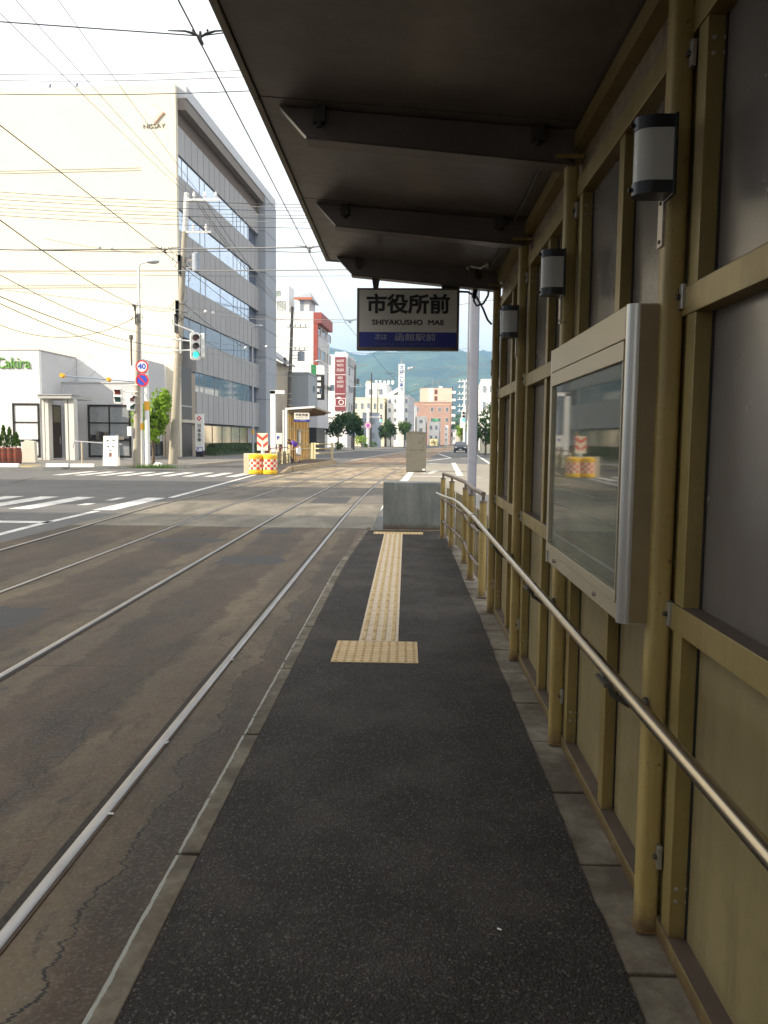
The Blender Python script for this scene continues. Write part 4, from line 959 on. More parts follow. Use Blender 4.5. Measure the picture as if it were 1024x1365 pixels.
# barrel planters with conifers
def conifer(root, h, w, z, n=420, seed=1, m='leaf_dark', shape=0):
    rnd = random.Random(seed); mb = MB()
    for i in range(n):
        t_ = rnd.random()**.8; zz_ = z+h*t_; rr_ = w*(1-t_)**.75*(.55+.45*rnd.random())*(1+.25*math.sin(t_*19+seed)); a = rnd.uniform(0, 6.283)
        c_ = Vector((rr_*math.cos(a), rr_*math.sin(a), zz_)); s_ = rnd.uniform(.025, .06)
        d = Vector((math.cos(a)*.5, math.sin(a)*.5, 1)).normalized(); e = d.orthogonal().normalized(); e.rotate(Matrix.Rotation(rnd.uniform(0, 6.28), 3, d))
        mb.add([c_-e*s_*.6, c_+e*s_*.6, c_+d*s_*2.2+e*s_*.2, c_+d*s_*2.2-e*s_*.2], [(0, 1, 2, 3)])
    return mb.build('foliage', MATS[m], root)
pls = [(-1.5, .80, .20, 'leftmost of the barrel planters with small conifer outside the cafe'), (6, 1.12, .22, 'second from left barrel planter with tall pointed conifer outside the cafe'), (14, 1.05, .21, 'third from left barrel planter with pointed conifer outside the cafe'), (22.5, .75, .26, 'rightmost barrel planter with squat round conifer next to the stone slab')]
for i, (px, hh, ww, lb) in enumerate(pls):
    p = gnd(px, 618.3, .12); r_ = thing('barrel_planter', lb, 'planter', p, 0, 'barrel planters in front of the cafe', local=True)
    mb = MB(); mb.tube([(0, 0, 0), (0, 0, .22), (0, 0, .45), (0, 0, .68), (0, 0, .88)], [.23, .265, .28, .265, .23], 14); br = mb.build('barrel', WOODR, r_)
    mb = MB()
    for z in (.12, .28, .60, .76): mb.cyl((0, 0, z), (0, 0, z+.035), .279, .279, 14)
    mb.build('hoop', BRN, br)
    mb = MB(); mb.cyl((0, 0, .87), (0, 0, 1.15), .03, .02, 6); mb.build('trunk', TRUNK, r_); conifer(r_, hh, ww, .88, 620, i+3, 'leaf_mid')
# white wheel stops, sandwich board, ramp handrail on the forecourt
for px, w_, lb in ((4, 1.6, 'white parking wheel stop at the left edge before the barrel planters'), (77, 1.1, 'white parking wheel stop in front of the cafe door'), (110, 1.1, 'tilted white wheel stop right of the cafe columns')):
    p = gnd(px, 622.5 if px != 110 else 623, .12); r_ = thing('wheel_stop', lb, 'wheel stop', p, .0 if px != 110 else .4, 'white wheel stops on the cafe forecourt', local=True)
    mb = MB(); mb.prism([(-.12, 0), (.12, 0), (.07, .18), (-.07, .18)], 'x', -w_/2, w_/2); mb.build('block', WHITE, r_, bevel=.02)
p = gnd(149, 621, .12); ab = thing('sandwich_board', 'white sandwich board with a small picture standing on the cafe forecourt', 'sign board', p, .1, local=True)
for s_ in (-1, 1):
    mb = MB(); mb.add([(-.37, s_*.28, 0), (.37, s_*.28, 0), (.37, s_*.04, 1.55), (-.37, s_*.04, 1.55), (-.37, s_*.28-.03, 0), (.37, s_*.28-.03, 0), (.37, s_*.04-.03, 1.55), (-.37, s_*.04-.03, 1.55)], [(0,1,2,3),(4,5,6,7),(0,1,5,4),(1,2,6,5),(2,3,7,6),(3,0,4,7)])
    bo = mb.build('board', WHITE, ab)
    if s_ < 0:
        for (x, z, w, h_, m_) in ((0, .55, .12, .26, mat('picture_brown', (.25, .10, .06), .6)), (-.15, 1.3, .10, .06, INK), (.15, 1.32, .10, .05, INK), (-.12, 1.0, .08, .06, INK), (.14, 1.0, .10, .05, INK), (.0, .82, .09, .04, INK)):
            y = -.31+z*.155; mb = MB(); mb.bx(x-w/2, x+w/2, y-.012, y-.004, z-h_/2, z+h_/2); mb.build('print', m_, bo)
hrp = thing('ramp_handrail', 'low grey handrail on two posts beside the cafe ramp', 'handrail', gnd(122, 619, .12), 0, local=True)
mb = MB(); mb.tube([(-1.0, 0, .9), (-.9, 0, 1.25), (0, 0, 1.2), (1.7, 0, 1.1)], .035, 8); mb.build('rail', MULL, hrp)
for x in (-.5, 1.0): mb = MB(); mb.cyl((x, 0, 0), (x, 0, 1.2), .05, .05, 8); mb.build('post', BEIGE, hrp)

# hedge before the office windows, white name board
hd = thing('hedge', 'low clipped green hedge under the ground floor windows of the office block', 'hedge', (b.root.location.x+1.0, b.root.location.y+5, .12), -R(4), local=True)
rnd = random.Random(5); mb = MB()
L0, L1 = b.sp(272, 600)[0]-5, b.sp(336, 600)[0]-5
for i in range(5200):
    y = rnd.uniform(L0, L1); a = rnd.uniform(0, math.pi); rr_ = .55*(1-.12*rnd.random())+.06*noise.noise(Vector((y*.9, 0, 0))); c_ = Vector((rr_*math.cos(a), y, .25+.75*math.sin(a)*(1+.1*noise.noise(Vector((y*1.3, 1, 0)))))); s_ = rnd.uniform(.04, .10)
    e = Vector((rnd.gauss(0, 1), rnd.gauss(0, 1), rnd.gauss(0, 1))).normalized(); f_ = e.orthogonal().normalized(); mb.add([c_-e*s_, c_+f_*s_, c_+e*s_, c_-f_*s_], [(0, 1, 2, 3)])
for a_ in range(1): mb.bx(-.4, .4, L0, L1, 0, .7)
mb.build('foliage', MATS['hedge_leaf'], hd)
p = b.o+b.u*(b.sp(266, 600, 1.1)[0])+b.v*1.1
nb = thing('name_board', 'tall white upright name board with red diamond emblem beside the office entrance', 'sign', (p.x, p.y, .12), -R(4)+R(0), local=True)
k = (p.y)/F
mb = MB(); mb.bx(-5.6*k, 5.6*k, 0, .25, .5, 57*k); bo = mb.build('board', SWHITE, nb); mb = MB(); mb.bx(-5*k, 5*k, .03, .22, 0, .5); mb.build('base', BLKW, nb)
def diamond(mb, x, z, r, y0, y1): mb.prism([(x-r, z), (x, z-r), (x+r, z), (x, z+r)], 'y', y0, y1)
mb = MB(); diamond(mb, 0, 51*k, 3.6*k, -.02, -.002); dm = mb.build('emblem', RED, bo); mb = MB(); mb.bx(-1.2*k, 1.0*k, -.035, -.021, 50*k, 52.2*k); mb.build('emblem_inset', SWHITE, dm)
for i, ch in enumerate('日本生命'): text(ch, 4.2*k*1.3, INK, bo, (0, -.012, (41-i*6.2)*k), bold=.008)
mb = MB(); mb.bx(-4.2*k, 4.2*k, -.015, -.002, 6.5*k, 13*k); pb = mb.build('parking_panel', BLUE, bo)
mb = MB(); mb.bx(-3.6*k, 3.6*k, -.022, -.016, 7.3*k, 12.2*k); mb.build('parking_inset', SWHITE, pb); text('P', 4.5*k, BLUE, pb, (-1.6*k, -.026, 9.8*k), bold=.01)

# --- buildings farther up the left side
def simple(name, label, pxl, pxr, pxs, ytop, Y, m, mside=None, storeys=0, cols=0, scols=0, group=None, ang=4.0, wm=GLB, y0=None, depth=None, h0=0., roof=None):
    q = Bld(name, label, pxr, Y, ang, group)
    w = -q.fp(pxl, 590)[0]; zt_ = q.fp(pxr, ytop)[1]; d = q.sp(pxs, 590)[0] if pxs and pxs > pxr+1 else (depth or 14.)
    d = max(6., min(60., d))
    q.w = w; q.zt = zt_; q.d = d
    if mside: q.body(-w, -.15, 0, d, h0, zt_, m); q.body(-.15, 0, .02, d, h0, zt_-.01, mside, 'side_wall')
    else: q.body(-w, 0, 0, d, h0, zt_, m)
    q.parapet(-w, 0, 0, d, zt_, roof or m)
    if storeys:
        hs = (zt_-1.0)/storeys
        for i in range(storeys):
            z0_ = 1.0+hs*i+hs*.28; z1_ = z0_+hs*.36
            for j in range(cols):
                a0 = -w+w*(j+.34)/cols; a1 = -w+w*(j+.66)/cols; q.win('f', a0, a1, z0_, z1_, 0, 2, 1, gl=wm)
            for j in range(scols):
                a0 = d*(j+.25)/scols; a1 = d*(j+.75)/scols; q.win('s', a0, a1, z0_, z1_, 0, 2, 1, gl=wm)
    return q
# white block with red tiled edge and gabled roof room
q = simple('apartment_block', 'tall white block with a red tiled corner strip behind the office block', 355, 417.5, None, 417, 118, WALLW, None, depth=10)
xr0 = 0; zt_ = q.zt
hz = lambda py: q.fp(417, py)[1]
xred = q.fp(423.5, 500)[0]
q.body(.01, xred, .0, .5, hz(512), zt_+.05, REDT, 'red_strip'); q.body(.01, xred-.2, .5, q.d, 0, zt_-.2, WALLG, 'street_wall')
q.body(.02, xred+.55, -.05, q.d+.1, hz(431), zt_+.06, REDT, 'red_brow')
yw = q.sp(427, 500, xred)[0]
for (pa, pb_) in ((433, 445), (462, 477), (508, 515)):
    for s0, s1 in ((.8, 3.2), (4.6, 7.5), (9., 12.5)): q.win('s', s0, s1, hz(pb_)+.1, hz(pa)-.1, xred-.2, 1, 1, BEIGE, GLD)
# roof tower and gable room
xa, xb = q.fp(362, 400)[0], q.fp(383, 400)[0]; q.body(xa, xb, 1, 5, zt_, hz(378), WALLW, 'stair_tower')
q.win('f', q.fp(365.5, 400)[0], q.fp(371.5, 400)[0], hz(392), hz(386), 1, 2, 2, MULL, mat('green_pane', (.35, .45, .38), .2))
q.win('f', q.fp(368, 400)[0], q.fp(378, 400)[0], hz(412), hz(400), .99, 3, 1, MULL, mat('pale_pane', (.5, .52, .5), .3))
xa, xb = q.fp(394, 400)[0], q.fp(411, 400)[0]; gz = hz(395)
q.body(xa+.2, xb-.1, 1.2, 6, zt_, gz, WALLG, 'gable_room'); q.win('f', xa+.5, xb-1.0, zt_+.3, gz-.4, 1.2, 3, 1, MULL, GLS)
mb = MB(); xm = q.fp(408, 400)[0]; zp = hz(384); mb.add([(xa-.3, .7, gz), (xb+.5, .7, gz-.3), (xb+.5, 6.4, gz-.3), (xa-.3, 6.4, gz), (xm, 3.2, zp), (xm-.1, 1.9, zp-.8)], [(0, 1, 4), (1, 2, 4), (2, 3, 4), (3, 0, 4), (0, 1, 2, 3)])
mb.build('hip_roof', mat('slate_roof', (.30, .32, .36), .6), q.root)
mb = MB(); mb.bx(xa-.35, xb+.5, .62, .69, gz-.35, gz); mb.build('red_eave', mat('eave_red', (.42, .14, .08), .6), q.root)
mb = MB(); mb.bx(-q.w, 0, -.02, 0, hz(513), hz(511.5)); mb.build('rust_line', mat('eave_tan', (.55, .40, .22), .7), q.root)
# weathered grey low block before it
q = simple('warehouse_block', 'weathered grey concrete block in front of the tall white block', 352, 411, 423, 498, 104, WALLS, WALLS)
q.win('s', 3, 4.4, q.fp(411, 520)[1], q.fp(411, 512)[1], 0, 1, 1); q.win('s', 8, 9.4, q.fp(411, 520)[1], q.fp(411, 512)[1], 0, 1, 1)
# dark shopfront seen past the opposite shelter
q = simple('shopfront', 'dark slatted shopfront with pale fascia behind the opposite shelter', 406, 422, 430, 570, 98, BLKW, BLKW, depth=8)
q.body(-q.w, .15, -.3, 8, q.zt, q.zt+1.4, WALLG, 'fascia')
# narrow beige house squeezed beside the office block
q = simple('narrow_house', 'narrow beige house edge with small balconies right beside the office block pier', 356, 366.5, None, 482, 97, BEIGE, depth=8, storeys=3, cols=1)
mb = MB(); z = q.zt; mb.add([(-q.w-.4, -.5, z+1.7), (.8, -.5, z), (.8, 8.2, z), (-q.w-.4, 8.2, z+1.7), (-q.w-.4, -.5, z+1.9), (.8, -.5, z+.2), (.8, 8.2, z+.2), (-q.w-.4, 8.2, z+1.9)], [(0,1,2,3),(4,5,6,7),(0,1,5,4),(1,2,6,5),(2,3,7,6),(3,0,4,7)]); mb.build('roof', mat('slate_roof', (.30, .32, .36), .6), q.root)
# photo studio block with long red sign
q = simple('studio_block', 'white block carrying a tall dark red sign with white lettering and a camera drawing', 430, 463, 473, 474, 156, WALLW, WALLG, storeys=0)
hz = lambda py: q.fp(463, py)[1]
x0_, x1_ = q.fp(446.8, 500)[0], q.fp(461, 500)[0]
mb = MB(); mb.bx(x0_, x1_, -.2, -.02, hz(547.5), hz(476)); sg2 = mb.build('red_sign', REDW, q.root)
xm = (x0_+x1_)/2; wd = x1_-x0_
for py, s_, tx in ((481.5, .7, 'HAKODATE'), (487.3, .6, 'PHOTO'), (493.5, .65, 'STUDIO'), (504, .45, 'KIDS'), (509.5, .6, 'PHOTO'), (515, .6, 'STUDIO')): text(tx, .72, SWHITE, sg2, (xm, -.22, hz(py)), bold=.0, width=wd*s_)
for py in (500, 525.5): mb = MB(); mb.bx(x0_, x1_, -.22, -.201, hz(py), hz(py)+.1); mb.build('rule', SWHITE, sg2)
mb = MB(); zc = hz(536); 
for r0, r1, zz0, zz1 in ((xm-1.0, xm+1.1, zc-.85, zc-.75), (xm-1.0, xm+1.1, zc+.65, zc+.75), (xm-1.0, xm-.9, zc-.85, zc+.75), (xm+1.0, xm+1.1, zc-.85, zc+.75), (xm-.6, xm+.1, zc+.75, zc+.95)): mb.bx(r0, r1, -.225, -.201, zz0, zz1)
vs = []; n_ = 20
for i in range(n_): a = 2*math.pi*i/n_; vs += [(xm+.2+.52*math.cos(a), -.222, zc-.05+.52*math.sin(a)), (xm+.2+.38*math.cos(a), -.222, zc-.05+.38*math.sin(a))]
mb.add(vs, [(2*i, 2*i+1, (2*i+3) % (2*n_), (2*i+2) % (2*n_)) for i in range(n_)]); mb.build('camera_drawing', SWHITE, sg2)
for pa in (490, 513, 537):
    for s0 in (.14, .42) if pa != 490 else (.14,): q.win('s', q.d*s0, q.d*s0+1.3, hz(pa+9), hz(pa), 0, 1, 1)
q.body(-1.2, .25, q.d*.1, q.d, hz(486), hz(477), mat('louvre_grey', (.35, .36, .37), .6), 'roof_louvre')
q.body(-3, -.8, q.d*.3, q.d*.6, q.zt, q.zt+1.1, WALLW, 'lift_head')
# green and white projecting shop sign on the red-edged block
p = atY(424, 588, 116); vs_ = thing('shop_sign', 'tall vertical shop sign, green above and white on black below, projecting over the pavement', 'sign', (p.x, p.y, atY(424, 533, 116).z), 0, local=True)
H_ = atY(424, 487, 116).z-atY(424, 533, 116).z; hw = .9
mb = MB(); mb.bx(-hw, hw, 0, .3, 0, H_*.72); lo = mb.build('lower_box', BLKW, vs_); mb = MB(); mb.bx(-hw*.3, hw, -.02, .28, H_*.74, H_); mb.build('upper_box', SWHITE, vs_); mb = MB(); mb.bx(-hw*1.1, -hw*.32, -.01, .27, H_*.70, H_*1.02); mb.build('green_panel', mat('green_sign', (.03, .22, .08), .5), vs_)
for i in range(4): mb = MB(); mb.bx(-.4, .4, -.03, -.005, H_*(.06+.17*i), H_*(.16+.17*i)); mb.build('letter_tile', SWHITE, lo)
mb = MB()
for z in (.12, .62): mb.bx(-hw-1.6, -hw, .1, .2, H_*z, H_*z+.7)
mb.build('wall_bracket', mat('green_dark', (.01, .04, .03), .5), vs_)
# pale yellow building, small grey one, white stack and stair tower
simple('yellow_house', 'pale yellow two storey building left of the white blocks up the street', 470, 512, None, 531, 180, WALLY, depth=8, storeys=3, cols=5)
simple('grey_shop', 'small pale grey shop building below the pale yellow building', 483, 502, 508, 551, 166, mat('pale_blue_wall', (.45, .50, .58), .8), storeys=2, cols=2, depth=6)
q = simple('white_tower_block', 'white block with roof tanks standing behind the pale yellow building', 487, 514, None, 512, 192, WALLW, depth=16, storeys=4, cols=2)
q.body(-q.w, -q.w*.75, 1, 4, q.zt, q.zt+.8, BEIGE, 'roof_cap')
for i in range(5): mb = MB(); mb.cyl((-q.w*.5+i*1.0, 1, q.zt), (-q.w*.5+i*1.0, 1, q.zt+.9), .3, .3, 8); mb.build('roof_tank', WHITE, q.root)
q = simple('white_hall', 'white hall with sloped roof at the foot of the tall sign tower', 515.5, 545, 552, 528, 181, WALLW, WALLG, storeys=5, cols=4)
mb = MB(); xa, xb = q.fp(517, 500)[0], q.fp(533, 500)[0]; za, zb = q.fp(517, 527)[1], q.fp(533, 515)[1]
mb.prism([(xa, za-.6), (xb, zb-.8), (xb, zb), (xa, za+.4)], 'y', .5, 6); mb.build('sloped_roof', WHITE, q.root); mb = MB(); mb.prism([(xa+1, za-.7), (xb+1, za-.7), (xb+1, zb-.9)], 'y', .9, 5); mb.build('gable_infill', WALLS, q.root)
p = atY(534.5, 588, 184); tw = thing('sign_tower', 'slender white tower with blue vertical lettering and an antenna in front of the mountain', 'tower', (p.x, p.y, .1), 0, local=True)
zt_ = atY(534.5, 488, 184).z; zb_ = atY(534.5, 545, 184).z; kk = 184/F
mb = MB(); mb.bx(-3.9*kk, 3.9*kk, -4, -1.2, 0, zt_); sh = mb.build('shaft', WHITE, tw)
mb = MB(); mb.cyl((0, -2.5, zt_), (0, -2.5, zt_+12.5*kk), .12, .06, 6); mb.build('antenna', WIREP, tw)
for i, ch in enumerate('さばこしあつ'): text(ch, 5.2*kk, mat('tower_blue', (.05, .14, .35), .5), sh, (0, -4.03, zt_-(4.5+i*5.6)*kk), bold=.03)
# brick apartments
q = simple('brick_apartments', 'broad red brick apartment block closing the street below the mountain', 541, 600, None, 536.5, 262, BRICK, depth=16)
for i in range(6):
    for j in range(6):
        if random.Random(i*7+j).random() < .9: q.win('f', -q.w+q.w*(j+.35)/6, -q.w+q.w*(j+.68)/6, q.zt-1.6-i*3.4-1.4, q.zt-1.6-i*3.4, 0, 2, 1, WHITE, GLD)
q.body(-q.w, .1, -.05, 0, q.zt-.9, q.zt-.6, mat('brick_band', (.6, .36, .24), .8), 'string_course')
q2 = simple('peach_apartments', 'taller peach apartment slab with stacked balconies rising behind the brick block', 559, 601.5, None, 518, 285, ORNG, depth=18)
z2 = q2.zt
q2.body(q2.fp(571.5, 520)[0], q2.fp(578.5, 520)[0], -.1, 0, z2-6, z2, mat('pale_peach', (.78, .68, .56), .8), 'pale_bay')
for i in range(3): mb = MB(); mb.bx(q2.fp(579.5, 520)[0], q2.fp(583, 520)[0], -.12, 0, z2-1.9-i*2.3, z2-.4-i*2.3); mb.build('stair_opening', mat('dark_red_void', (.16, .05, .04), .7), q2.root)
for i in range(13):
    z = z2-1.2-i*2.7
    if z < 2: break
    mb = MB(); mb.bx(.02, 1.3, -.6, 3.4, z-.55, z+.35); mb.build('balcony', WHITE, q2.root); mb = MB(); mb.bx(.0, .25, -.3, 3, z+.36, z+1.9); mb.build('balcony_recess', mat('dark_void', (.08, .06, .06), .7), q2.root)
mb = MB()
for px in (576, 584): x = q2.fp(px, 520)[0]; mb.cyl((x, 2, z2), (x, 2, z2+(3.9 if px == 576 else 3.2)), .12, .08, 6)
mb.build('roof_mast', WIREP, q2.root); q2.body(q2.fp(585.5, 520)[0], q2.fp(589.5, 520)[0], 1, 4, z2, z2+.9, WHITE, 'roof_tank')
simple('white_low_house', 'small white gabled house left of the brick block behind the metal cabinet', 541, 552.5, None, 541, 228, WALLW, depth=10, storeys=3, cols=1)
simple('white_shop_block', 'white shop block low in front of the brick apartments, right of the cabinet', 555, 567, 569, 556, 232, WALLW, WALLG, storeys=3, cols=1)
q = simple('green_topped_shop', 'white shop with a green rooftop sign in front of the brick apartments', 571, 585, 587, 563, 236, WALLW, WALLG, storeys=2, cols=2)
mb = MB(); mb.bx(-q.w*.65, -.3, 0, .2, q.zt+.2, q.zt+1.1); mb.build('roof_sign', mat('green_roof_sign', (.10, .40, .22), .5), q.root)
simple('cream_kiosk', 'tiny cream kiosk building under the white shop with green rooftop sign', 573, 583, None, 586, 225, mat('cream_kiosk', (.75, .62, .36), .8), depth=4)
simple('slim_white_block', 'slim white block at the right foot of the brick apartments', 592.5, 597, None, 568, 240, WALLW, depth=6, storeys=3, cols=1)
# right hand side beyond the grey pole
q = simple('right_white_building', 'white building glimpsed on the right between the grey pole and the shelter', 640, 676, None, 507, 120, WALLW, depth=30, storeys=4, cols=4)
simple('right_far_building', 'distant white building with dark shop floor on the right of the street', 622.5, 632, None, 540, 230, WALLW, depth=12, storeys=3, cols=1)
simple('yellow_kiosk', 'low cream yellow house behind the green tree at the right', 641, 660, None, 581, 96, WALLY, depth=6, storeys=1, cols=3)
for i, (px, w_, ty, Y, m_) in enumerate(((606, 5, 573, 330, WALLG), (610.5, 4, 578, 360, BEIGE), (615, 4, 580, 345, WALLS))):
    simple('distant_house', ('small grey house at the end of the street left of the car', 'small beige house at the end of the street behind the car', 'small weathered house at the end of the street right of the car')[i], px-w_/2, px+w_/2, None, ty, Y, m_, depth=8)

# off-frame blocks on the near left corner: they throw the shade over the stop
for (x0, x1, y0, y1, hh, lb, m_) in ((-58, -17.0, -44, .9, 18.0, 'pale corner block standing just behind the viewer on the near left corner', WALLG), (-78, -36.5, 2.5, 7.8, 25.0, 'tall thin beige slab block on the near left side street', BEIGE)):
    r_ = thing('corner_block', lb, 'building', (x1, y1, .1), 0, local=True)
    mb = MB(); mb.bx(x0-x1, 0, y0-y1, 0, 0, hh); mb.build('wall', m_, r_)
    n = int((y1-y0)//5)
    for f in range(int(hh//3.6)):
        for j in range(n):
            mb = MB(); yy = -(j+.5)*5; mb.bx(.0, .05, yy-1.2, yy+1.2, f*3.6+1.0, f*3.6+2.6); mb.build('window', GLB, r_)
    mb = MB(); mb.bx(x0-x1-.1, .1, y0-y1-.1, .1, hh, hh+.12); mb.build('coping', MULL, r_)

# ------------------------------------------------------------------ hills
prof = [(-900, 40), (-500, 110), (-300, 150), (60, 225), (200, 280), (330, 305), (412, 333), (440, 343), (462, 333), (476, 322), (490, 330), (520, 338), (560, 340), (600, 343), (640, 341), (700, 330), (800, 290), (1000, 230), (1400, 120), (2000, 20)]
def ridge(px):
    for (a, ha), (b_, hb) in zip(prof, prof[1:]):
        if a <= px <= b_: return ha+(hb-ha)*(px-a)/(b_-a)
    return 20
D0, D1 = 2100., 3100.
mb = MB(); nx, ny = 420, 110; vs = []
for j in range(ny+1):
    f_ = j/ny; Y = D0*.8+(D1-D0*.8)*f_
    for i in range(nx+1):
        px = -900+2900*i/nx; x = (px-541)/F*Y
        g_ = min(1, f_/.95); h_ = ridge(px)*(g_**.8)*(1 if f_ < .95 else 1-(f_-.95)*2)
        nz_ = noise.fractal(Vector((x*.0022, Y*.0022, 0)), .9, 2.1, 5); h_ = max(-2, h_+(nz_*46+24*abs(noise.noise(Vector((x*.006, Y*.0035, 2)))))*min(1, g_*2)*(1 if f_ < .8 else max(.25, 1-(f_-.8)*4))+noise.noise(Vector((x*.03, Y*.03, 5)))*11+noise.noise(Vector((x*.013, Y*.013, 9)))*12)
        vs.append((x, Y, h_ if j else -5))
mb.add(vs, [(j*(nx+1)+i, j*(nx+1)+i+1, (j+1)*(nx+1)+i+1, (j+1)*(nx+1)+i) for j in range(ny) for i in range(nx)], True)
struct(mb.build('hills', MATS['forest']))

# ------------------------------------------------------------------ opposite platform
pl = [(-7.2, 40.0), (-5.65, 40.0), (-5.45, 42), (-5.2, 45), (-4.95, 49), (-4.7, 53), (-4.75, 54.4), (-6.9, 56), (-7.2, 50)]
mb = MB(); mb.prism(pl, 'z', -.02, OZ)
mb.prism([(36.7, -.02), (40.0, -.02), (40.0, OZ), (36.7, .02)], 'x', -7.2, -5.72); struct(mb.build('platform', mat('kerb_warm', (.42, .31, .19), .85, var=.12, vs=2)))
mb = MB(); mb.prism([(-7.1, 40.0), (-5.8, 40.0), (-5.6, 42), (-5.35, 45), (-5.1, 49), (-4.9, 53), (-4.95, 54.2), (-6.8, 55.6)], 'z', OZ, OZ+.006)
mb.prism([(36.8, .027), (40.0, OZ), (40.0, OZ+.006), (36.8, .034)], 'x', -7.0, -5.9); struct(mb.build('platform_top', mat('platform_tarmac', (.12, .095, .075), .85, var=.15, vs=2)))
CRE = mat('cream_metal', (.70, .62, .38), .5, var=.06, vs=4)
fence('cream railing with backing sheets leading up to the opposite shelter', [(-6.72, 37.6), (-6.72, 39.4), (-6.70, 41.2), (-6.70, 43.0), (-6.68, 44.7)], (-6.7, 41, .1), matp=CRE, zb=.12)
rl = thing('platform_railing', 'open cream railing across the far end of the opposite platform', 'railing', (-5.8, 54.8, OZ))
rp_ = [(-6.55, 55.3), (-6.35, 55.2), (-5.05, 54.2)]
for x, y in rp_: mb = MB(); mb.bx(x-.07, x+.07, y-.07, y+.07, OZ, OZ+1.12); mb.build('post', CRE, rl)
for z in (.40, .72, 1.04):
    mb = MB(); mb.cyl((-6.3, 55.15, OZ+z), (-5.1, 54.25, OZ+z), .04, .04, 8); mb.build('rail', CRE, rl)
r2 = thing('track_railing', 'low cream railing standing in front of the opposite shelter behind the bending person', 'railing', (-6.5, 48, OZ))
for y in (44.6, 48.6, 54.0): mb = MB(); mb.cyl((-6.55, y, OZ), (-6.55, y, OZ+1.05), .055, .055, 8); mb.build('post', CRE, r2)
mb = MB(); mb.tube([(-6.55, 44.6, OZ+.75), (-6.55, 54.0, OZ+.75)], .03, 8); mb.build('rail', CRE, r2)
bk = thing('concrete_block', 'pale concrete block behind the yellow barrels at the end of the opposite platform', 'concrete block', (-6.75, 36.9, 0), 0, local=True)
mb = MB(); mb.bx(-.75, .72, -.25, .1, 0, .92); mb.build('block', mat('pale_block', (.52, .47, .36), .85, var=.1, vs=3), bk, bevel=.015)
# chevron board
chv = thing('chevron_board', 'upright red and cream chevron board on a white post behind the yellow barrels', 'sign', (-6.72, 37.15, .2), 0, local=True)
mb = MB(); mb.cyl((0, .05, 0), (0, .05, 1.2), .07, .07, 10); mb.build('post', WHITE, chv)
mb = MB(); mb.bx(-.25, .25, 0, .03, .86, 1.66); bo = mb.build('board', CHW, chv)
for z in (1.05, 1.40):
    mb = MB(); mb.prism([(-.249, z+.10), (0, z-.10), (.249, z+.10), (.249, z+.25), (0, z+.05), (-.249, z+.25)], 'y', -.008, -.001); mb.build('chevron', CHR, bo)
# two crash barrels
def barrel(px, label):
    p = gnd(px, 633.5, 0); r_ = thing('crash_barrel', label, 'barrel', (p.x, 36.2, 0), 0, 'yellow crash barrels at the opposite platform', local=True)
    mb = MB(); mb.tube([(0, 0, 0), (0, 0, .03), (0, 0, .13), (0, 0, .14), (0, 0, .74), (0, 0, .75), (0, 0, .86), (0, 0, .89)], [.33, .345, .345, .325, .325, .345, .345, .30], 28); bo = mb.build('drum', BARRY, r_)
    mb = MB(); mb.cyl((0, 0, .885), (0, 0, .93), .10, .09, 12); mb.cyl((-.2, -.1, .885), (-.2, -.1, .905), .05, .05, 8); mb.cyl((.2, -.1, .885), (.2, -.1, .905), .05, .05, 8); mb.build('lid', BARRY, bo)
    for nm, m_, par in (('cream_checks', CHW, 0), ('red_checks', CHR, 1)):
        mb = MB()
        for row in range(4):
            for k in range(14):
                if (row+k) % 2 != par: continue
                a0, a1 = 2*math.pi*k/14, 2*math.pi*(k+1)/14; am = (a0+a1)/2; z0_ = .2+row*.12; rr_ = .329
                mb.add([(rr_*math.cos(a), rr_*math.sin(a), z) for z in (z0_, z0_+.12) for a in (a0, am, a1)], [(0, 1, 4, 3), (1, 2, 5, 4)])
        mb.build(nm, m_, bo)
    return r_
barrel(333.5, 'left yellow crash barrel with worn red checks'); bb = barrel(353.5, 'right yellow crash barrel with bold red and cream checks, nearer the platform')
# white flat-topped column and blue parking plate
wc = thing('white_column', 'tall plain white column with a short flat arm beside the opposite shelter', 'pole', (-7.19, 43.0, 0), 0, local=True)
hh = atY(368, 521, 43).z; mb = MB(); mb.bx(-.13, .13, -.13, .13, 0, hh); mb.build('column', WHITE, wc); mb = MB(); mb.bx(-.13, .62, -.13, .13, hh-.16, hh+.02) ; mb.build('arm', WHITE, wc)
p = atY(371, 588, 47); bs = thing('blue_plate_sign', 'small white sign with a blue mark on a post left of the opposite shelter', 'sign', (p.x, p.y, 0), 0, local=True)
mb = MB(); mb.cyl((0, 0, 0), (0, 0, 1.9), .06, .06, 8); mb.build('post', WHITE, bs); mb = MB(); mb.bx(-.24, .24, -.07, -.05, 1.3, 1.95); bo = mb.build('plate', SWHITE, bs); text('P', .25, BLUE, bo, (0, -.075, 1.66), bold=.02)
mb = MB(); mb.bx(-.9, .9, .3, .35, .2, 1.2); mb.build('dark_panel', mat('maroon_panel', (.10, .02, .03), .6), bs)

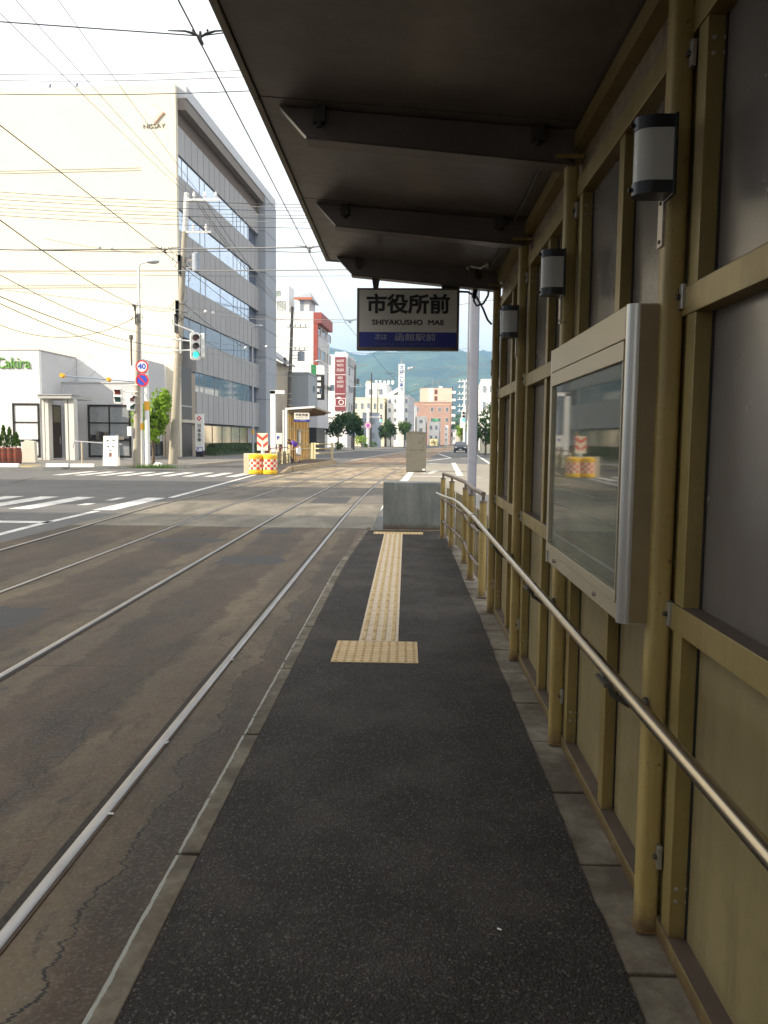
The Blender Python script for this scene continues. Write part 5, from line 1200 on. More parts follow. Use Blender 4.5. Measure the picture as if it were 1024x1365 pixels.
# ------------------------------------------------------------------ person bending over a bag
def skinned(name, verts, edges, radii, m, parent, sub=2, root=0):
    me = bpy.data.meshes.new(name); me.from_pydata(verts, edges, []); me.materials.append(m)
    o = bpy.data.objects.new(name, me); C.objects.link(o); o.parent = parent
    sk = o.modifiers.new('skin', 'SKIN'); sk.use_smooth_shade = True; sk.branch_smoothing = .6
    for i, r_ in enumerate(radii):
        r_ = r_ if isinstance(r_, tuple) else (r_, r_); me.skin_vertices[0].data[i].radius = r_; me.skin_vertices[0].data[i].use_root = (i == root)
    ss = o.modifiers.new('sub', 'SUBSURF'); ss.levels = ss.render_levels = sub
    return o
PX = (atY(396.5, 600, 45.2).x, 45.2, OZ+.008)
pe = thing('person', 'person in purple shirt and white shorts bending over a bag on the opposite platform', 'person', PX, R(28), local=True)
# local frame: person faces -x
def limb(name, pts, rad, m, parent, sub=2): return skinned(name, pts, [(i, i+1) for i in range(len(pts)-1)], rad, m, parent, sub)
V_ = [(.05, 0, .86), (-.06, 0, 1.00), (-.22, 0, 1.13), (-.33, 0, 1.20), (-.40, 0, 1.235), (-.47, -.0, 1.25), (-.53, 0, 1.235),   # pelvis..neck, head
      (.05, -.10, .82), (.03, -.11, .46), (.07, -.11, .09), (-.05, -.115, .045), (-.11, -.115, .035),
      (.05, .10, .82), (.08, .12, .46), (.16, .12, .09), (.04, .125, .045), (-.02, .125, .035),
      (-.31, -.17, 1.16), (-.36, -.21, .93), (-.43, -.20, .72), (-.45, -.20, .66),
      (-.31, .17, 1.16), (-.40, .20, .93), (-.47, .17, .74), (-.49, .17, .68)]
E_ = [(0,1),(1,2),(2,3),(3,4),(4,5),(5,6),(0,7),(7,8),(8,9),(9,10),(10,11),(0,12),(12,13),(13,14),(14,15),(15,16),(3,17),(17,18),(18,19),(19,20),(3,21),(21,22),(22,23),(23,24)]
Rr = [(.13,.15),(.12,.14),(.13,.16),(.11,.14),.052,.085,.075,.085,.056,.036,.036,.03,.085,.056,.036,.036,.03,.052,.040,.030,.026,.052,.040,.030,.026]
body = skinned('body', V_, E_, Rr, SKIN, pe)
# head with face features
mb = MB(); mb.ball((-.535, 0, 1.235), .088, 16, 12, (1.12, .86, 1.12)); mb.cyl((-.615, 0, 1.20), (-.645, 0, 1.185), .018, .012, 8); mb.ball((-.53, -.078, 1.235), .02, 8, 6, (.6, .5, 1.3)); mb.ball((-.53, .078, 1.235), .02, 8, 6, (.6, .5, 1.3)); mb.cyl((-.45, 0, 1.235), (-.52, 0, 1.235), .055, .06, 12)
hd_ = mb.build('head', SKIN, pe)
mb = MB()
for s_ in (-1, 1): mb.ball((-.622, s_*.032, 1.232), .010, 8, 6)
mb.build('eye', INK, hd_); mb = MB(); mb.bx(-.622, -.606, -.022, .022, 1.158, 1.166); mb.build('mouth', CHR, hd_)
mb = MB(); mb.ball((-.515, 0, 1.262), .098, 16, 10, (1.08, .92, .92)); mb.build('hair', HAIR, hd_)
def hand(at, s_):
    o_ = [(0, 0, 0), (0, 0, -.045), (0, 0, -.085)]; v_ = [(at[0]+x, at[1]+y, at[2]+z) for x, y, z in o_]; e_ = [(0, 1), (1, 2)]; r_ = [(.022, .014), (.036, .016), (.034, .013)]
    for k_, (dy, L_) in enumerate(((-.028, .065), (-.010, .078), (.010, .072), (.028, .055))):
        b_ = len(v_); v_ += [(at[0], at[1]+dy, at[2]-.09), (at[0]-.012, at[1]+dy, at[2]-.09-L_*.55), (at[0]+.004, at[1]+dy, at[2]-.09-L_)]; e_ += [(2, b_), (b_, b_+1), (b_+1, b_+2)]; r_ += [.0095, .009, .007]
    b_ = len(v_); v_ += [(at[0]-.012, at[1]+s_*.040, at[2]-.055), (at[0]-.03, at[1]+s_*.05, at[2]-.09)]; e_ += [(1, b_), (b_, b_+1)]; r_ += [.012, .009]
    skinned('hand', v_, e_, r_, SKIN, pe, 1)
hand((-.45, -.20, .67), 1); hand((-.49, .17, .69), -1)
sh_ = skinned('shirt', [(-.03, 0, .97), (-.13, 0, 1.06), (-.24, 0, 1.14), (-.34, 0, 1.205), (-.38, 0, 1.225), (-.31, -.17, 1.165), (-.345, -.215, 1.0), (-.31, .17, 1.165), (-.37, .205, 1.0)], [(0,1),(1,2),(2,3),(3,4),(3,5),(5,6),(3,7),(7,8)],
              [(.155,.175),(.15,.165),(.155,.18),(.135,.16),.08,.075,.068,.075,.068], PURP, pe)
so = skinned('shorts', [(.04, 0, .88), (.0, 0, .97), (.05, -.10, .80), (.04, -.11, .60), (.035, -.11, .40), (.05, .10, .80), (.065, .115, .60), (.085, .12, .40)], [(0,1),(0,2),(2,3),(3,4),(0,5),(5,6),(6,7)],
              [(.19,.19),(.165,.18),.15,.145,.15,.15,.145,.15], WCLOTH, pe)
for (x, y) in ((.07, -.11), (.16, .12)):
    mb = MB(); mb.ball((x-.05, y, .04), .05, 12, 8, (2.4, .9, .85)); mb.cyl((x, y, .05), (x+.002, y, .17), .046, .043, 10); mb.build('shoe', SHOE, pe)
bg_ = thing('bag', 'small black bag with grey trim on the ground at the bending person', 'bag', (PX[0]-.46, PX[1]-.28, OZ+.006), 0, local=True)
mb = MB(); mb.add([(-.24, -.16, 0), (.24, -.16, 0), (.24, .16, 0), (-.24, .16, 0), (-.26, -.18, .18), (.26, -.18, .18), (.26, .18, .18), (-.26, .18, .18), (-.15, -.06, .36), (.17, -.06, .34), (.17, .06, .34), (-.15, .06, .36)],
    [(0,3,2,1),(0,1,5,4),(1,2,6,5),(2,3,7,6),(3,0,4,7),(4,5,9,8),(5,6,10,9),(6,7,11,10),(7,4,8,11),(8,9,10,11)]); mb.build('bag_body', BAGM, bg_, bevel=.03)
mb = MB(); mb.tube([(-.12, 0, .35), (-.08, 0, .47), (.0, 0, .50), (.08, 0, .46), (.13, 0, .34)], .014, 8); mb.build('handle', BAGM, bg_); mb = MB(); mb.bx(-.2, .2, -.19, -.175, .08, .13); mb.build('trim', MULL, bg_)

# ------------------------------------------------------------------ poles
def upole(label, px0, py0, px1, py1, Y, r0=.19, r1=.11, m=CONC, arms=(), name='utility_pole', group=None, zbase=.1, bands=True, foot_z=None):
    A = atY(px0, py0, Y); B = atY(px1, py1, Y); base = Vector((A.x, Y, zbase))
    root = thing(name, label, 'pole', base, 0, group, local=True)
    top = B-base; mb = MB(); mb.tube([(0, 0, 0), tuple(top*.5), tuple(top)], [r0, (r0+r1)/2, r1], 12); sh = mb.build('shaft', m, root)
    if bands:
        mb = MB()
        for q in (.32, .36, .40, .52, .56, .6, .72, .78): rr_ = r0+(r1-r0)*q+.012; mb.cyl(top*q, top*(q+.006), rr_, rr_, 12)
        mb.build('band', BOLT, sh)
    for a in arms: a(root, top)
    return root, top
def ins(mb, p, k=1.): mb.cyl(p, (p[0], p[1], p[2]+.10*k), .035*k, .035*k, 8); mb.cyl((p[0], p[1], p[2]+.10*k), (p[0], p[1], p[2]+.14*k), .085*k, .06*k, 8); mb.cyl((p[0], p[1], p[2]+.16*k), (p[0], p[1], p[2]+.30*k), .07*k, .03*k, 8)
def crossarm(q, x0, x1, n=3, k=1., inm=INSU, z=0., m=WHITE):
    def f(root, top):
        c_ = top*q; mb = MB(); mb.bx(c_.x+x0, c_.x+x1, c_.y-.18, c_.y-.10, c_.z+z-.05, c_.z+z+.05); a = mb.build('crossarm', m, root); mb = MB()
        for i in range(n): x = c_.x+x0+(x1-x0)*(i+.6)/n; ins(mb, (x, c_.y-.14, c_.z+z+.05), k)
        mb.build('insulator', inm, a)
    return f
def transformer(q, dx, r_=.28, h_=.8, col=None):
    def f(root, top):
        c_ = top*q; mb = MB(); mb.cyl((c_.x+dx, c_.y-.1, c_.z-h_/2), (c_.x+dx, c_.y-.1, c_.z+h_/2), r_, r_, 14); mb.cyl((c_.x+dx, c_.y-.1, c_.z+h_/2), (c_.x+dx, c_.y-.1, c_.z+h_/2+.08), r_*.8, r_*.3, 14)
        t_ = mb.build('transformer', col or mat('transformer_grey', (.30, .34, .40), .5), root); mb = MB(); mb.bx(min(c_.x, c_.x+dx), max(c_.x, c_.x+dx), c_.y-.04, c_.y+.04, c_.z-.3, c_.z-.24); mb.bx(min(c_.x, c_.x+dx), max(c_.x, c_.x+dx), c_.y-.04, c_.y+.04, c_.z+.1, c_.z+.16); mb.build('bracket', BOLT, t_)
    return f
def white_top(q):
    def f(root, top): mb = MB(); mb.tube([tuple(top*q), tuple(top*1.002)], [.155, .135], 12); mb.build('white_sleeve', WHITE, root)
    return f
def clutter(q, seed=1, n=14, sx=.5):
    def f(root, top):
        rnd = random.Random(seed); c_ = top*q; mb = MB()
        for i in range(n): 
            a = Vector((rnd.uniform(-sx, sx), rnd.uniform(-.3, 0), rnd.uniform(-.7, .7))); b_ = a+Vector((rnd.uniform(-.3, .3), 0, rnd.uniform(-.4, .4))); mb.tube([tuple(c_+a), tuple(c_+(a+b_)/2+Vector((0, 0, -.12))), tuple(c_+b_)], .018, 5)
        for i in range(3): mb.bx(c_.x-.2+rnd.uniform(-.1, .1), c_.x-.08, c_.y-.22, c_.y-.1, c_.z+rnd.uniform(-.6, .5), c_.z+.6)
        mb.build('cable_fittings', WIRE, root)
    return f
P1, t1 = upole('tall leaning concrete utility pole with white insulators and transformer in front of the office block', 230.5, 622, 249, 258, 45., .25, .13, CONC,
    [white_top(.76), crossarm(.975, .1, 1.9, 3, 1.25), crossarm(.86, .1, 1.5, 2, 1.2), transformer(.75, .75, .22, .95), clutter(.735, 3), clutter(.57, 5, 10, .35), clutter(.52, 8, 10, .3)], zbase=.12)
P2, t2 = upole('short concrete pole carrying pedestrian signals at the corner beside the speed limit sign', 182.5, 628, 184.5, 418, 41.9, .21, .10, CONC, [clutter(.98, 2, 8, .22)], zbase=.12)
mb = MB(); q = t2*.78; mb.cyl((q.x-.32, -.1, q.z-.95), (q.x-.32, -.1, q.z+.6), .055, .055, 8); mb.cyl((q.x-.32, -.1, q.z+.4), (q.x-.32, -.1, q.z+.62), .11, .11, 8); mb.build('antenna_rod', DKPOLE, P2)
P3, t3 = upole('tall old pole with transformer and crossarms standing before the white apartment block', 383.5, 596, 390, 409, 100., .28, .17, DKPOLE,
    [crossarm(.86, -.6, 2.0, 4, 1.2, WIREP, 0, WIREP), crossarm(.70, .2, 1.9, 3, 1.2, WIREP, 0, WIREP), transformer(.66, 1.3, .45, 1.1), transformer(.62, -.7, .2, 1.0, DKPOLE), crossarm(.53, -1.0, 1.6, 3, .9, WIREP, 0, WIREP)])
P4, t4 = upole('slim street pole with narrow pale top between the grey block and the studio block', 434.5, 604, 438, 458, 128., .26, .10, DKPOLE, [white_top(.72), transformer(.58, .8, .35, .9), crossarm(.62, -2.5, .1, 2, .8, WIREP, 0, WIREP)])
P5, t5 = upole('dark street pole with crossarms right of the studio block', 470, 600, 474, 486, 134., .30, .14, DKPOLE, [crossarm(.99, -1, 2., 4, 1., WIREP, 0, WIREP), crossarm(.74, -.7, 1.4, 2, 1., INSU), transformer(.80, .5, .25, .8, DKPOLE), transformer(.70, -.5, .3, .8)])
for i, (px, yb, yt, Y, lb) in enumerate(((494.5, 596, 497, 160, 'thin dark street pole in front of the white roof tank block'), (503, 593, 512, 172, 'thin pale street pole right of the roof tank block'), (524, 592, 527, 190, 'dark street pole before the white hall with sloped roof'), (536, 590, 530, 205, 'slender pale pole below the sign tower'), (618.5, 597, 507, 150, 'white street pole stacked with crossarms just left of the grey catenary pole'), (627.5+8, 606, 512, 84, 'pale concrete pole right of the grey catenary pole'))):
    arms = [crossarm(.9, -.7, .7, 2, .9, WIREP, 0, WIREP)] if i < 4 else ([crossarm(q_, -1.3, 1.2, 4, 1.3) for q_ in (.98, .90, .80, .72, .62, .55)] if i == 4 else [crossarm(.93, -1.2, 1.2, 3, 1.)])
    upole(lb, px, yb, px+1, yt, Y, .20, .12, DKPOLE if i in (0, 2) else CONC if i != 4 else WHITE, arms, bands=False)

# street lamps
def street_lamp(label, px, pyb, pyt, Y, arm, m=MULL):
    A = atY(px, pyb, Y); B = atY(px, pyt, Y); r_ = thing('street_lamp', label, 'street lamp', (A.x, Y, .12), 0, local=True)
    h_ = B.z-.12; mb = MB(); mb.tube([(0, 0, 0), (0, 0, h_*.5), (0, 0, h_-.15), (arm*.15, 0, h_), (arm, 0, h_+.1)], [.10, .08, .06, .05, .045], 10); mb.build('pole', m, r_)
    mb = MB(); mb.ball((arm, 0, h_+.1), .22, 12, 8, (1.7, .9, .6)); mb.build('lamp_head', mat('lamp_head_grey', (.50, .54, .60), .4), r_)
    mb = MB(); mb.cyl((0, 0, 1.9), (0, 0, 2.25), .105, .105, 10); mb.build('yellow_band', AMB, r_)
    return r_
street_lamp('tall slim street lamp rising behind the round traffic signs at the cafe corner', 189.8, 628, 351, 42.4, .75, WHITE)
street_lamp('street lamp with a flat head standing in front of the office block hedge', 337.5, 606, 436, 70, .55)
street_lamp('street lamp before the white apartment block near the vertical shop sign', 414.5, 600, 482, 108, .9)
# round signs on the white sign post
p = atY(197.5, 628, 41.4); tsn = thing('traffic_sign', 'white post with round 40 speed limit sign above round blue no parking sign', 'traffic sign', (p.x, 41.4, .12), 0, local=True)
hh = atY(191, 480, 41.4).z-.12; mb = MB(); mb.cyl((0, 0, 0), (0, 0, hh*.985), .13, .11, 12); mb.build('post', WHITE, tsn)
mb = MB(); mb.cyl((0, 0, 2.9), (0, 0, 3.35), .135, .135, 12); mb.build('yellow_band', AMB, tsn)
def disc(mb, x, z, r_, y0, y1, n=28): mb.cyl((x, y0, z), (x, y1, z), r_, r_, n)
z1_ = atY(191, 489, 41.4).z-.12; z2_ = atY(191, 507, 41.4).z-.12; dx = atY(190.6, 489, 41.4).x-p.x; rr_ = .335
mb = MB(); disc(mb, dx, z1_, rr_, -.16, -.13); a = mb.build('speed_limit_disc', RED, tsn); mb = MB(); disc(mb, dx, z1_, rr_*.78, -.165, -.161); w_ = mb.build('white_field', SWHITE, a); text('40', .40, BLUE, w_, (dx, -.168, z1_-.0), bold=.012)
mb = MB(); disc(mb, dx, z2_, rr_, -.16, -.13); a = mb.build('no_parking_disc', RED, tsn); mb = MB(); disc(mb, dx, z2_, rr_*.76, -.165, -.161); w_ = mb.build('blue_field', BLUE, a)
mb = MB(); s45 = math.sin(R(45)); a0 = rr_*.76; mb.prism([(dx-a0*s45-.03, z2_+a0*s45-.03), (dx-a0*s45+.03, z2_+a0*s45+.03), (dx+a0*s45+.03, z2_-a0*s45+.03), (dx+a0*s45-.03, z2_-a0*s45-.03)], 'y', -.172, -.166); mb.build('red_slash', RED, w_)
# signal heads
def visor(mb, x, y, z, r_, L_=.22, dirx=0):
    vs = []; n = 14
    for i in range(n+1):
        a = R(-20+220*i/n); vs += [(x+r_*math.cos(a), y, z+r_*math.sin(a)), (x+r_*math.cos(a)*.96, y-L_, z+r_*math.sin(a)*.96-.02)]
    mb.add(vs, [(2*i, 2*i+2, 2*i+3, 2*i+1) for i in range(n)], True)
def signal(label, px, pyc, Y, rz=0., k=1., two=False, name='traffic_light', lit=2, arm=None, group=None, cat='traffic light'):
    p = atY(px, pyc, Y); r_ = thing(name, label, cat, p, rz, group, local=True)
    n = 2 if two else 3; h_ = (.36*n+.1)*k; w_ = .21*k if not two else .2*k
    mb = MB(); mb.prism(roundrect(-w_, w_, -h_/2, h_/2, .10*k), 'y', 0, .16*k, False); hs = mb.build('housing', SWHITE, r_, bevel=.01)
    cols = [LRED, LAMB, LGRN] if not two else [LRED, LGRN if lit == 2 else mat('lens_dark_green', (.03, .09, .08), .3)]
    for i in range(n):
        z = h_/2-(.05+.36*(i+.5))*k
        if two:
            mb = MB(); mb.bx(-.14*k, .14*k, -.012, -.001, z-.14*k, z+.14*k); mb.build('lens', cols[i], hs)
            mb = MB(); mb.add([(-.16*k, 0, z+.15*k), (.16*k, 0, z+.15*k), (.16*k, -.22*k, z+.10*k), (-.16*k, -.22*k, z+.10*k), (-.16*k, -.0, z-.02*k), (.16*k, 0, z-.02*k)], [(0, 1, 2, 3), (0, 3, 4), (1, 5, 2)]); mb.build('visor', SWHITE, hs)
        else:
            mb = MB(); disc(mb, 0, z, .125*k, -.02, -.001, 20); mb.build('lens', cols[i] if i == lit or i != 2 else LRED, hs); mb = MB(); visor(mb, 0, 0, z, .15*k, .26*k); v_ = mb.build('visor', mat('visor_dark', (.10, .10, .10), .5), hs)
    if arm: arm(r_)
    return r_
def bars(*ps, r=.03, m=WHITE):
    def f(root):
        for a, b_ in ps: mb = MB(); mb.cyl(a, b_, r, r, 8); mb.build('bracket_arm', m, root)
    return f
signal('white vertical traffic light showing green on a bracket of the leaning utility pole', 260.5, 461.5, 44.6, .42, 1.28, arm=bars(((-.25, .1, .28), (-1.25, .1, .32)), ((-.25, .1, -.22), (-1.25, .1, -.30)), ((-.8, .1, -.42), (-.8, .1, .42)), ((-.05, .1, .8), (-1.25, .12, 1.2)), r=.045))
bk_ = signal('second traffic light head back to back with the green one, seen from its side', 268, 461.5, 45.0, -1.35, 1.2, lit=5, name='traffic_light')
signal('small pedestrian signal facing the viewer, left of the corner pole', 157, 527, 41.3, .1, 1.05, True, 'pedestrian_signal', lit=0, arm=bars(((.2, .1, .5), (1.0, .15, .55)), ((.2, .1, .2), (1.0, .15, .2)), r=.03), cat='pedestrian signal')
signal('pedestrian signal seen from its side on the corner pole', 176.5, 536, 41.0, 1.2, 1.1, True, 'pedestrian_signal', lit=0, cat='pedestrian signal')
signal('distant traffic light showing green on the left side before the street trees', 508, 557.5, 150, .1, 1.3, arm=bars(((-.2, .1, .2), (-2.2, .1, .2)), r=.06), name='traffic_light')
signal('distant traffic light showing green beside the grey catenary pole on the right', 618, 555, 118, .0, 1.35, arm=bars(((.2, .1, .2), (.9, .3, .2)), r=.05), name='traffic_light')
# long arm with amber beacons from the corner pole
a0, a1 = atY(180, 509, 41.2), atY(84, 501, 38.6)
ba = thing('beacon_arm', 'thin horizontal arm with two amber beacons reaching left from the corner pole', 'beacon arm', a0, 0, local=True)
d = a1-a0; mb = MB(); mb.tube([(0, 0, 0), tuple(d*.5), tuple(d)], .035, 8); mb.build('arm', mat('blue_grey_pipe', (.40, .46, .56), .5), ba)
mb = MB(); mb.tube([tuple(d*.97+Vector((0, 0, .1))), tuple(d*.6+Vector((0, 0, 1.1)))], .012, 5); mb.tube([tuple(d*.65+Vector((0, 0, .05))), tuple(d*.4+Vector((0, 0, .95)))], .012, 5); mb.build('stay_wire', WIREP, ba)
for q in (1.0, .37): c_ = d*q; mb = MB(); mb.ball(tuple(c_), .11, 12, 8, (1.1, 1, 1)); mb.cyl(tuple(c_), (c_.x, c_.y-.18, c_.z+.02), .085, .10, 12); mb.build('amber_lamp', AMB, ba)
# small utility box on pole, white lump by the kerb
mb = MB(); mb.bx(-.38, -.16, -.28, -.05, 1.55, 2.05); mb.build('meter_box', WHITE, P2, bevel=.02)
ws_ = thing('plastic_bag', 'small crumpled white plastic bag on the corner pavement near the leaning pole', 'bag', gnd(211, 623.5, .12), 0, local=True)
mb = MB(); rnd = random.Random(3); mb.ball((0, 0, .12), .22, 12, 8, (1.3, .8, .62)); mb.v = [(x*(1+.2*noise.noise(Vector((x*9, y*9, z*9)))), y, max(0, z*(1+.3*noise.noise(Vector((x*7, y*8, z*9+3)))))) for x, y, z in mb.v]; mb.build('bag_body', WHITE, ws_)
# distant round pink sign on white post, blue plate in tree
p = atY(490.5, 600, 152); ps_ = thing('traffic_sign', 'distant pink and blue round sign on a thick white post', 'traffic sign', (p.x, 152, .12), 0, local=True)
hh = atY(490, 545, 152).z; mb = MB(); mb.cyl((0, 0, 0), (0, 0, hh), .28, .25, 10); mb.build('post', WHITE, ps_); zc = atY(490, 568, 152).z
mb = MB(); disc(mb, 0, zc, .62, -.4, -.35); a = mb.build('disc', mat('faded_pink', (.58, .36, .44), .5), ps_); mb = MB(); disc(mb, 0, zc, .30, -.42, -.401); mb.build('inner_disc', mat('violet_disc', (.35, .10, .40), .5), a)
p = atY(467.5, 600, 118); ps_ = thing('blue_street_sign', 'small blue and white plate sign in front of the darker street tree', 'sign', (p.x, 118, .12), 0, local=True)
mb = MB(); mb.cyl((0, 0, 0), (0, 0, 3.2), .06, .06, 8); mb.build('post', WIREP, ps_); mb = MB(); mb.bx(-.55, .55, -.12, -.08, 2.3, 3.6); a = mb.build('plate', mat('sky_blue', (.18, .42, .80), .5), ps_); mb = MB(); mb.bx(-.42, .42, -.135, -.121, 2.75, 3.05); mb.build('plate_text_band', SWHITE, a)
# right-side small white placard near the far light
p = atY(616.5, 600, 119); pb = thing('white_placard', 'small white placard on a post below the distant right traffic light', 'sign', (p.x, 119, .1), 0, local=True)
mb = MB(); mb.cyl((.3, 0, 0), (.3, 0, 6.5), .08, .07, 8); mb.build('post', WHITE, pb); mb = MB(); zq = atY(616, 564, 119).z; mb.bx(-.45, .35, -.1, -.06, zq-.8, zq+.7); mb.build('plate', SWHITE, pb)

# ------------------------------------------------------------------ wires
def wire(label, pts, r=.012, sag=0., m=WIRE, group='overhead wires', name='overhead_wire', n=14, extras=None):
    A, B = Vector(pts[0]), Vector(pts[-1]); root = None
    P = []
    if len(pts) == 2:
        for i in range(n+1): t_ = i/n; q = A.lerp(B, t_); q.z -= 4*sag*t_*(1-t_); P.append(q)
    else: P = [Vector(q) for q in pts]
    mb = MB(); mb.tube([tuple(q-A) for q in P], r, 5); o = mb.build(name, m); o.location = A
    tag(o, label, 'wire', group)
    if extras:
        mb = MB()
        for q in extras: q = Vector(q)-A; mb.ball(tuple(q), .09, 8, 6); 
        e = mb.build('insulator', INSU, o)
    return P
ZC = 5.3
# contact wires over both tracks
def cwire(xo, label):
    P = [(xo, Y, ZC) for Y in (-4, 7.8, 16.3, 25.8)]+[(xo+cx(Y), Y, ZC+.02) for Y in (36, 46, 60, 80, 110, 150, 200)]; wire(label, P, .0075, group='tram contact wires')
cwire(-1.98, 'tram contact wire above the near track'); cwire(-4.9, 'tram contact wire above the far track')
# span wires with hangers
def hanger(pt, name='wire_hanger', label='', k=.34):
    r_ = thing('wire_hanger', label, 'wire hanger', pt, 0, 'insulated hangers joining contact and span wires', local=True)
    mb = MB(); mb.tube([(-.9*k, 0, .05), (-.42*k, 0, .045), (-.16*k, 0, .02), (0, 0, -.01), (.16*k, 0, .02), (.42*k, 0, .045), (.9*k, 0, .05)], [.005, .009, .014, .010, .014, .009, .005], 7); mb.cyl((0, 0, -.02), (0, 0, .04), .05*k, .035*k, 8); mb.ball((-.2*k, 0, .05), .035*k, 8, 6); mb.ball((.2*k, 0, .05), .035*k, 8, 6); mb.build('clamp', WIRE, r_)
    mb = MB(); mb.cyl((0, -.06, -.04), (0, .06, -.04), .02, .02, 6); mb.build('ear', BRK, r_)
wire('span wire crossing above the tracks nearest the viewer', [(-24, 9.6, 7.3), (-5.3, 7.85, 5.62), (-1.98, 7.8, 5.36), (2.5, 7.8, 5.9)], .006)
hanger((-1.98, 7.8, 5.36), label='black wire hanger high above the near track, left of the shelter roof edge')
wire('span wire running from the grey pole over both tracks', [(-22, 17.2, 5.9), (-8, 16.5, 5.40), (-4.9, 16.3, 5.38), (-1.98, 16.3, 5.42), (1.42, 16.3, 5.75)], .014, m=WIREP)
wire('thinner second strand of the span wire at the grey pole', [(-22, 17.2, 5.7), (-4.9, 16.35, 5.33), (-3.2, 16.35, 5.36), (-2.0, 16.35, 5.33), (1.42, 16.3, 5.6)], .008, m=WIREP)
hanger((-1.98, 16.3, 5.40), label='small wire hanger where the grey span wire meets the near contact wire'); hanger((-4.9, 16.3, 5.36), label='small wire hanger over the far track in front of the leaning utility pole')
for Y, z in ((25.8, 5.4), (46, 5.45)):
    wire('span wire across the street %s' % ('in the middle distance above the crossing' if Y < 30 else 'beyond the opposite shelter roof'), [(-15 if Y < 30 else -12, Y, z+1.1), (-4.9+cx(Y), Y, z), (-1.98+cx(Y), Y, z), (4.5 if Y < 30 else 9, Y, z+.9)], .010, m=WIREP)
    hanger((-1.98+cx(Y), Y, ZC+.05), label='tiny wire hanger over the near track %s' % ('seen against the sky left of the station sign' if Y < 30 else 'seen against the mountain'))
def pw(label, a, b_, Ya, Yb, sag=.3, r=.016, m=WIRE, **k): wire(label, [atY(*a, Ya), atY(*b_, Yb)], r, sag, m, **k)
# high lines across the top of the picture
pw('upper of the two high wires crossing above the office roof', (-60, 98), (420, 88), 30, 30, .15, .014, WIREP)
pw('lower of the two high wires crossing above the office roof', (-60, 106), (420, 97), 30, 30, .15, .014, WIREP)
pw('dark wire crossing the top edge of the cream office wall', (-60, 124), (430, 116), 30, 30, .15, .016)
for i, (ya, yb) in enumerate(((254, 271), (259, 274.5), (264, 279), (270, 285), (275, 288.5), (280, 293), (285, 303))):
    pw(('top', 'second', 'third', 'fourth', 'fifth', 'sixth', 'lowest')[i]+' line of the bundle crossing level in front of the cream office wall', (-30, ya), (700, yb), 44.6, 44.6, .35, .016, WIREP if i % 2 else WIRE, group='bundle of service lines across the street')
pw('thick twisted cable across the cream wall above the corner pole', (-20, 361), (600, 358), 43, 43, .05, .03, WIREP); pw('thin cable running just under the thick twisted cable', (-20, 362), (600, 366), 43.2, 43.2, .15, .016, WIREP)
# lines following the street at pole-top height
for i, (a, b_) in enumerate((((0, 14), (263, 272)), ((24, 0), (268, 274)), ((80, 0), (276, 272)))):
    A = atY(*a, 24+i*1.5); B = atY(*b_, 44.6); wire(('left', 'middle', 'right')[i]+' line of the three climbing to the top insulators of the leaning pole', [A+(A-B)*.3, B], .013, .1, WIREP, group='three high lines along the left side of the street')
    wire(('left', 'middle', 'right')[i]+' line of the three dropping from the leaning pole to the old pole beyond', [B, atY(390+i*3, 418, 100)], .018, .9, WIRE, group='three high lines along the left side of the street')
pw('dark sagging cable from upper left down to the leaning pole', (-10, 286), (237, 412), 12, 45, .6, .010); 
pw('cable from the left edge sloping to the green traffic light pole', (-10, 361), (236, 448), 22, 45, .5, .014, WIREP); pw('heavy cable sloping across the wall above the cafe roof', (-10, 391), (240, 464), 22, 45, .35, .015); pw('thin cable sloping beneath the heavy one above the cafe roof', (-10, 400), (238, 470), 22, 45, .5, .014, WIREP)
pw('slack cable rising to the tip of the short corner pole', (-10, 429), (184, 421), 38, 41.2, .9, .016); pw('cable with two white insulators left of the leaning pole', (60, 318), (205, 338), 30, 40, .1, .010, WIREP, extras=[atY(133, 329, 35), atY(149, 330.5, 35)])
pw('service drop from the leaning pole to the narrow beige house', (240, 400), (362, 467), 45, 97, 1.0, .02); pw('long cable from the leaning pole past the street lamp', (240, 430), (385, 500), 45, 100, .9, .02, WIREP)
pw('cable with pale insulators crossing in front of the grey office windows', (245, 408), (470, 430), 45, 52, .2, .012, WIREP, extras=[atY(274, 415, 46), atY(284, 417, 46)]); pw('lower cable with pale insulators crossing in front of the office windows', (268, 455), (440, 462), 45, 60, .2, .014, WIREP, extras=[atY(327, 463.5, 52), atY(355, 462, 54)])
for i, (a, b_, Ya, Yb) in enumerate((((388, 440), (470, 520), 100, 134), ((388, 470), (438, 520), 100, 128), ((434, 495), (620, 510), 128, 150), ((430, 530), (555, 488), 120, 60), ((470, 540), (630, 492), 134, 60), ((440, 468), (640, 462), 90, 90), ((500, 545), (655, 520), 150, 120), ((385, 530), (425, 545), 100, 118))):
    pw(('service cable from the old pole down to the dark pole', 'short cable between the old pole and the slim pole', 'long faint cable crossing toward the white crossarm pole', 'pale span with white insulators before the mountain on the left', 'pale span before the mountain rising to the right', 'faint level cable below the hill ridge', 'low faint cable above the brick apartments', 'cable bunch before the weathered grey block')[i], a, b_, Ya, Yb, .5, .02, WIREP, extras=[atY(545, 491, 64), atY(549, 490.5, 63)] if i == 3 else ([atY(553, 513.5, 92), atY(557, 512.8, 91)] if i == 4 else None))
pw('fine vertical wire at the far upper left', (30, -10), (29, 112), 40, 40, 0, .008, WIREP)

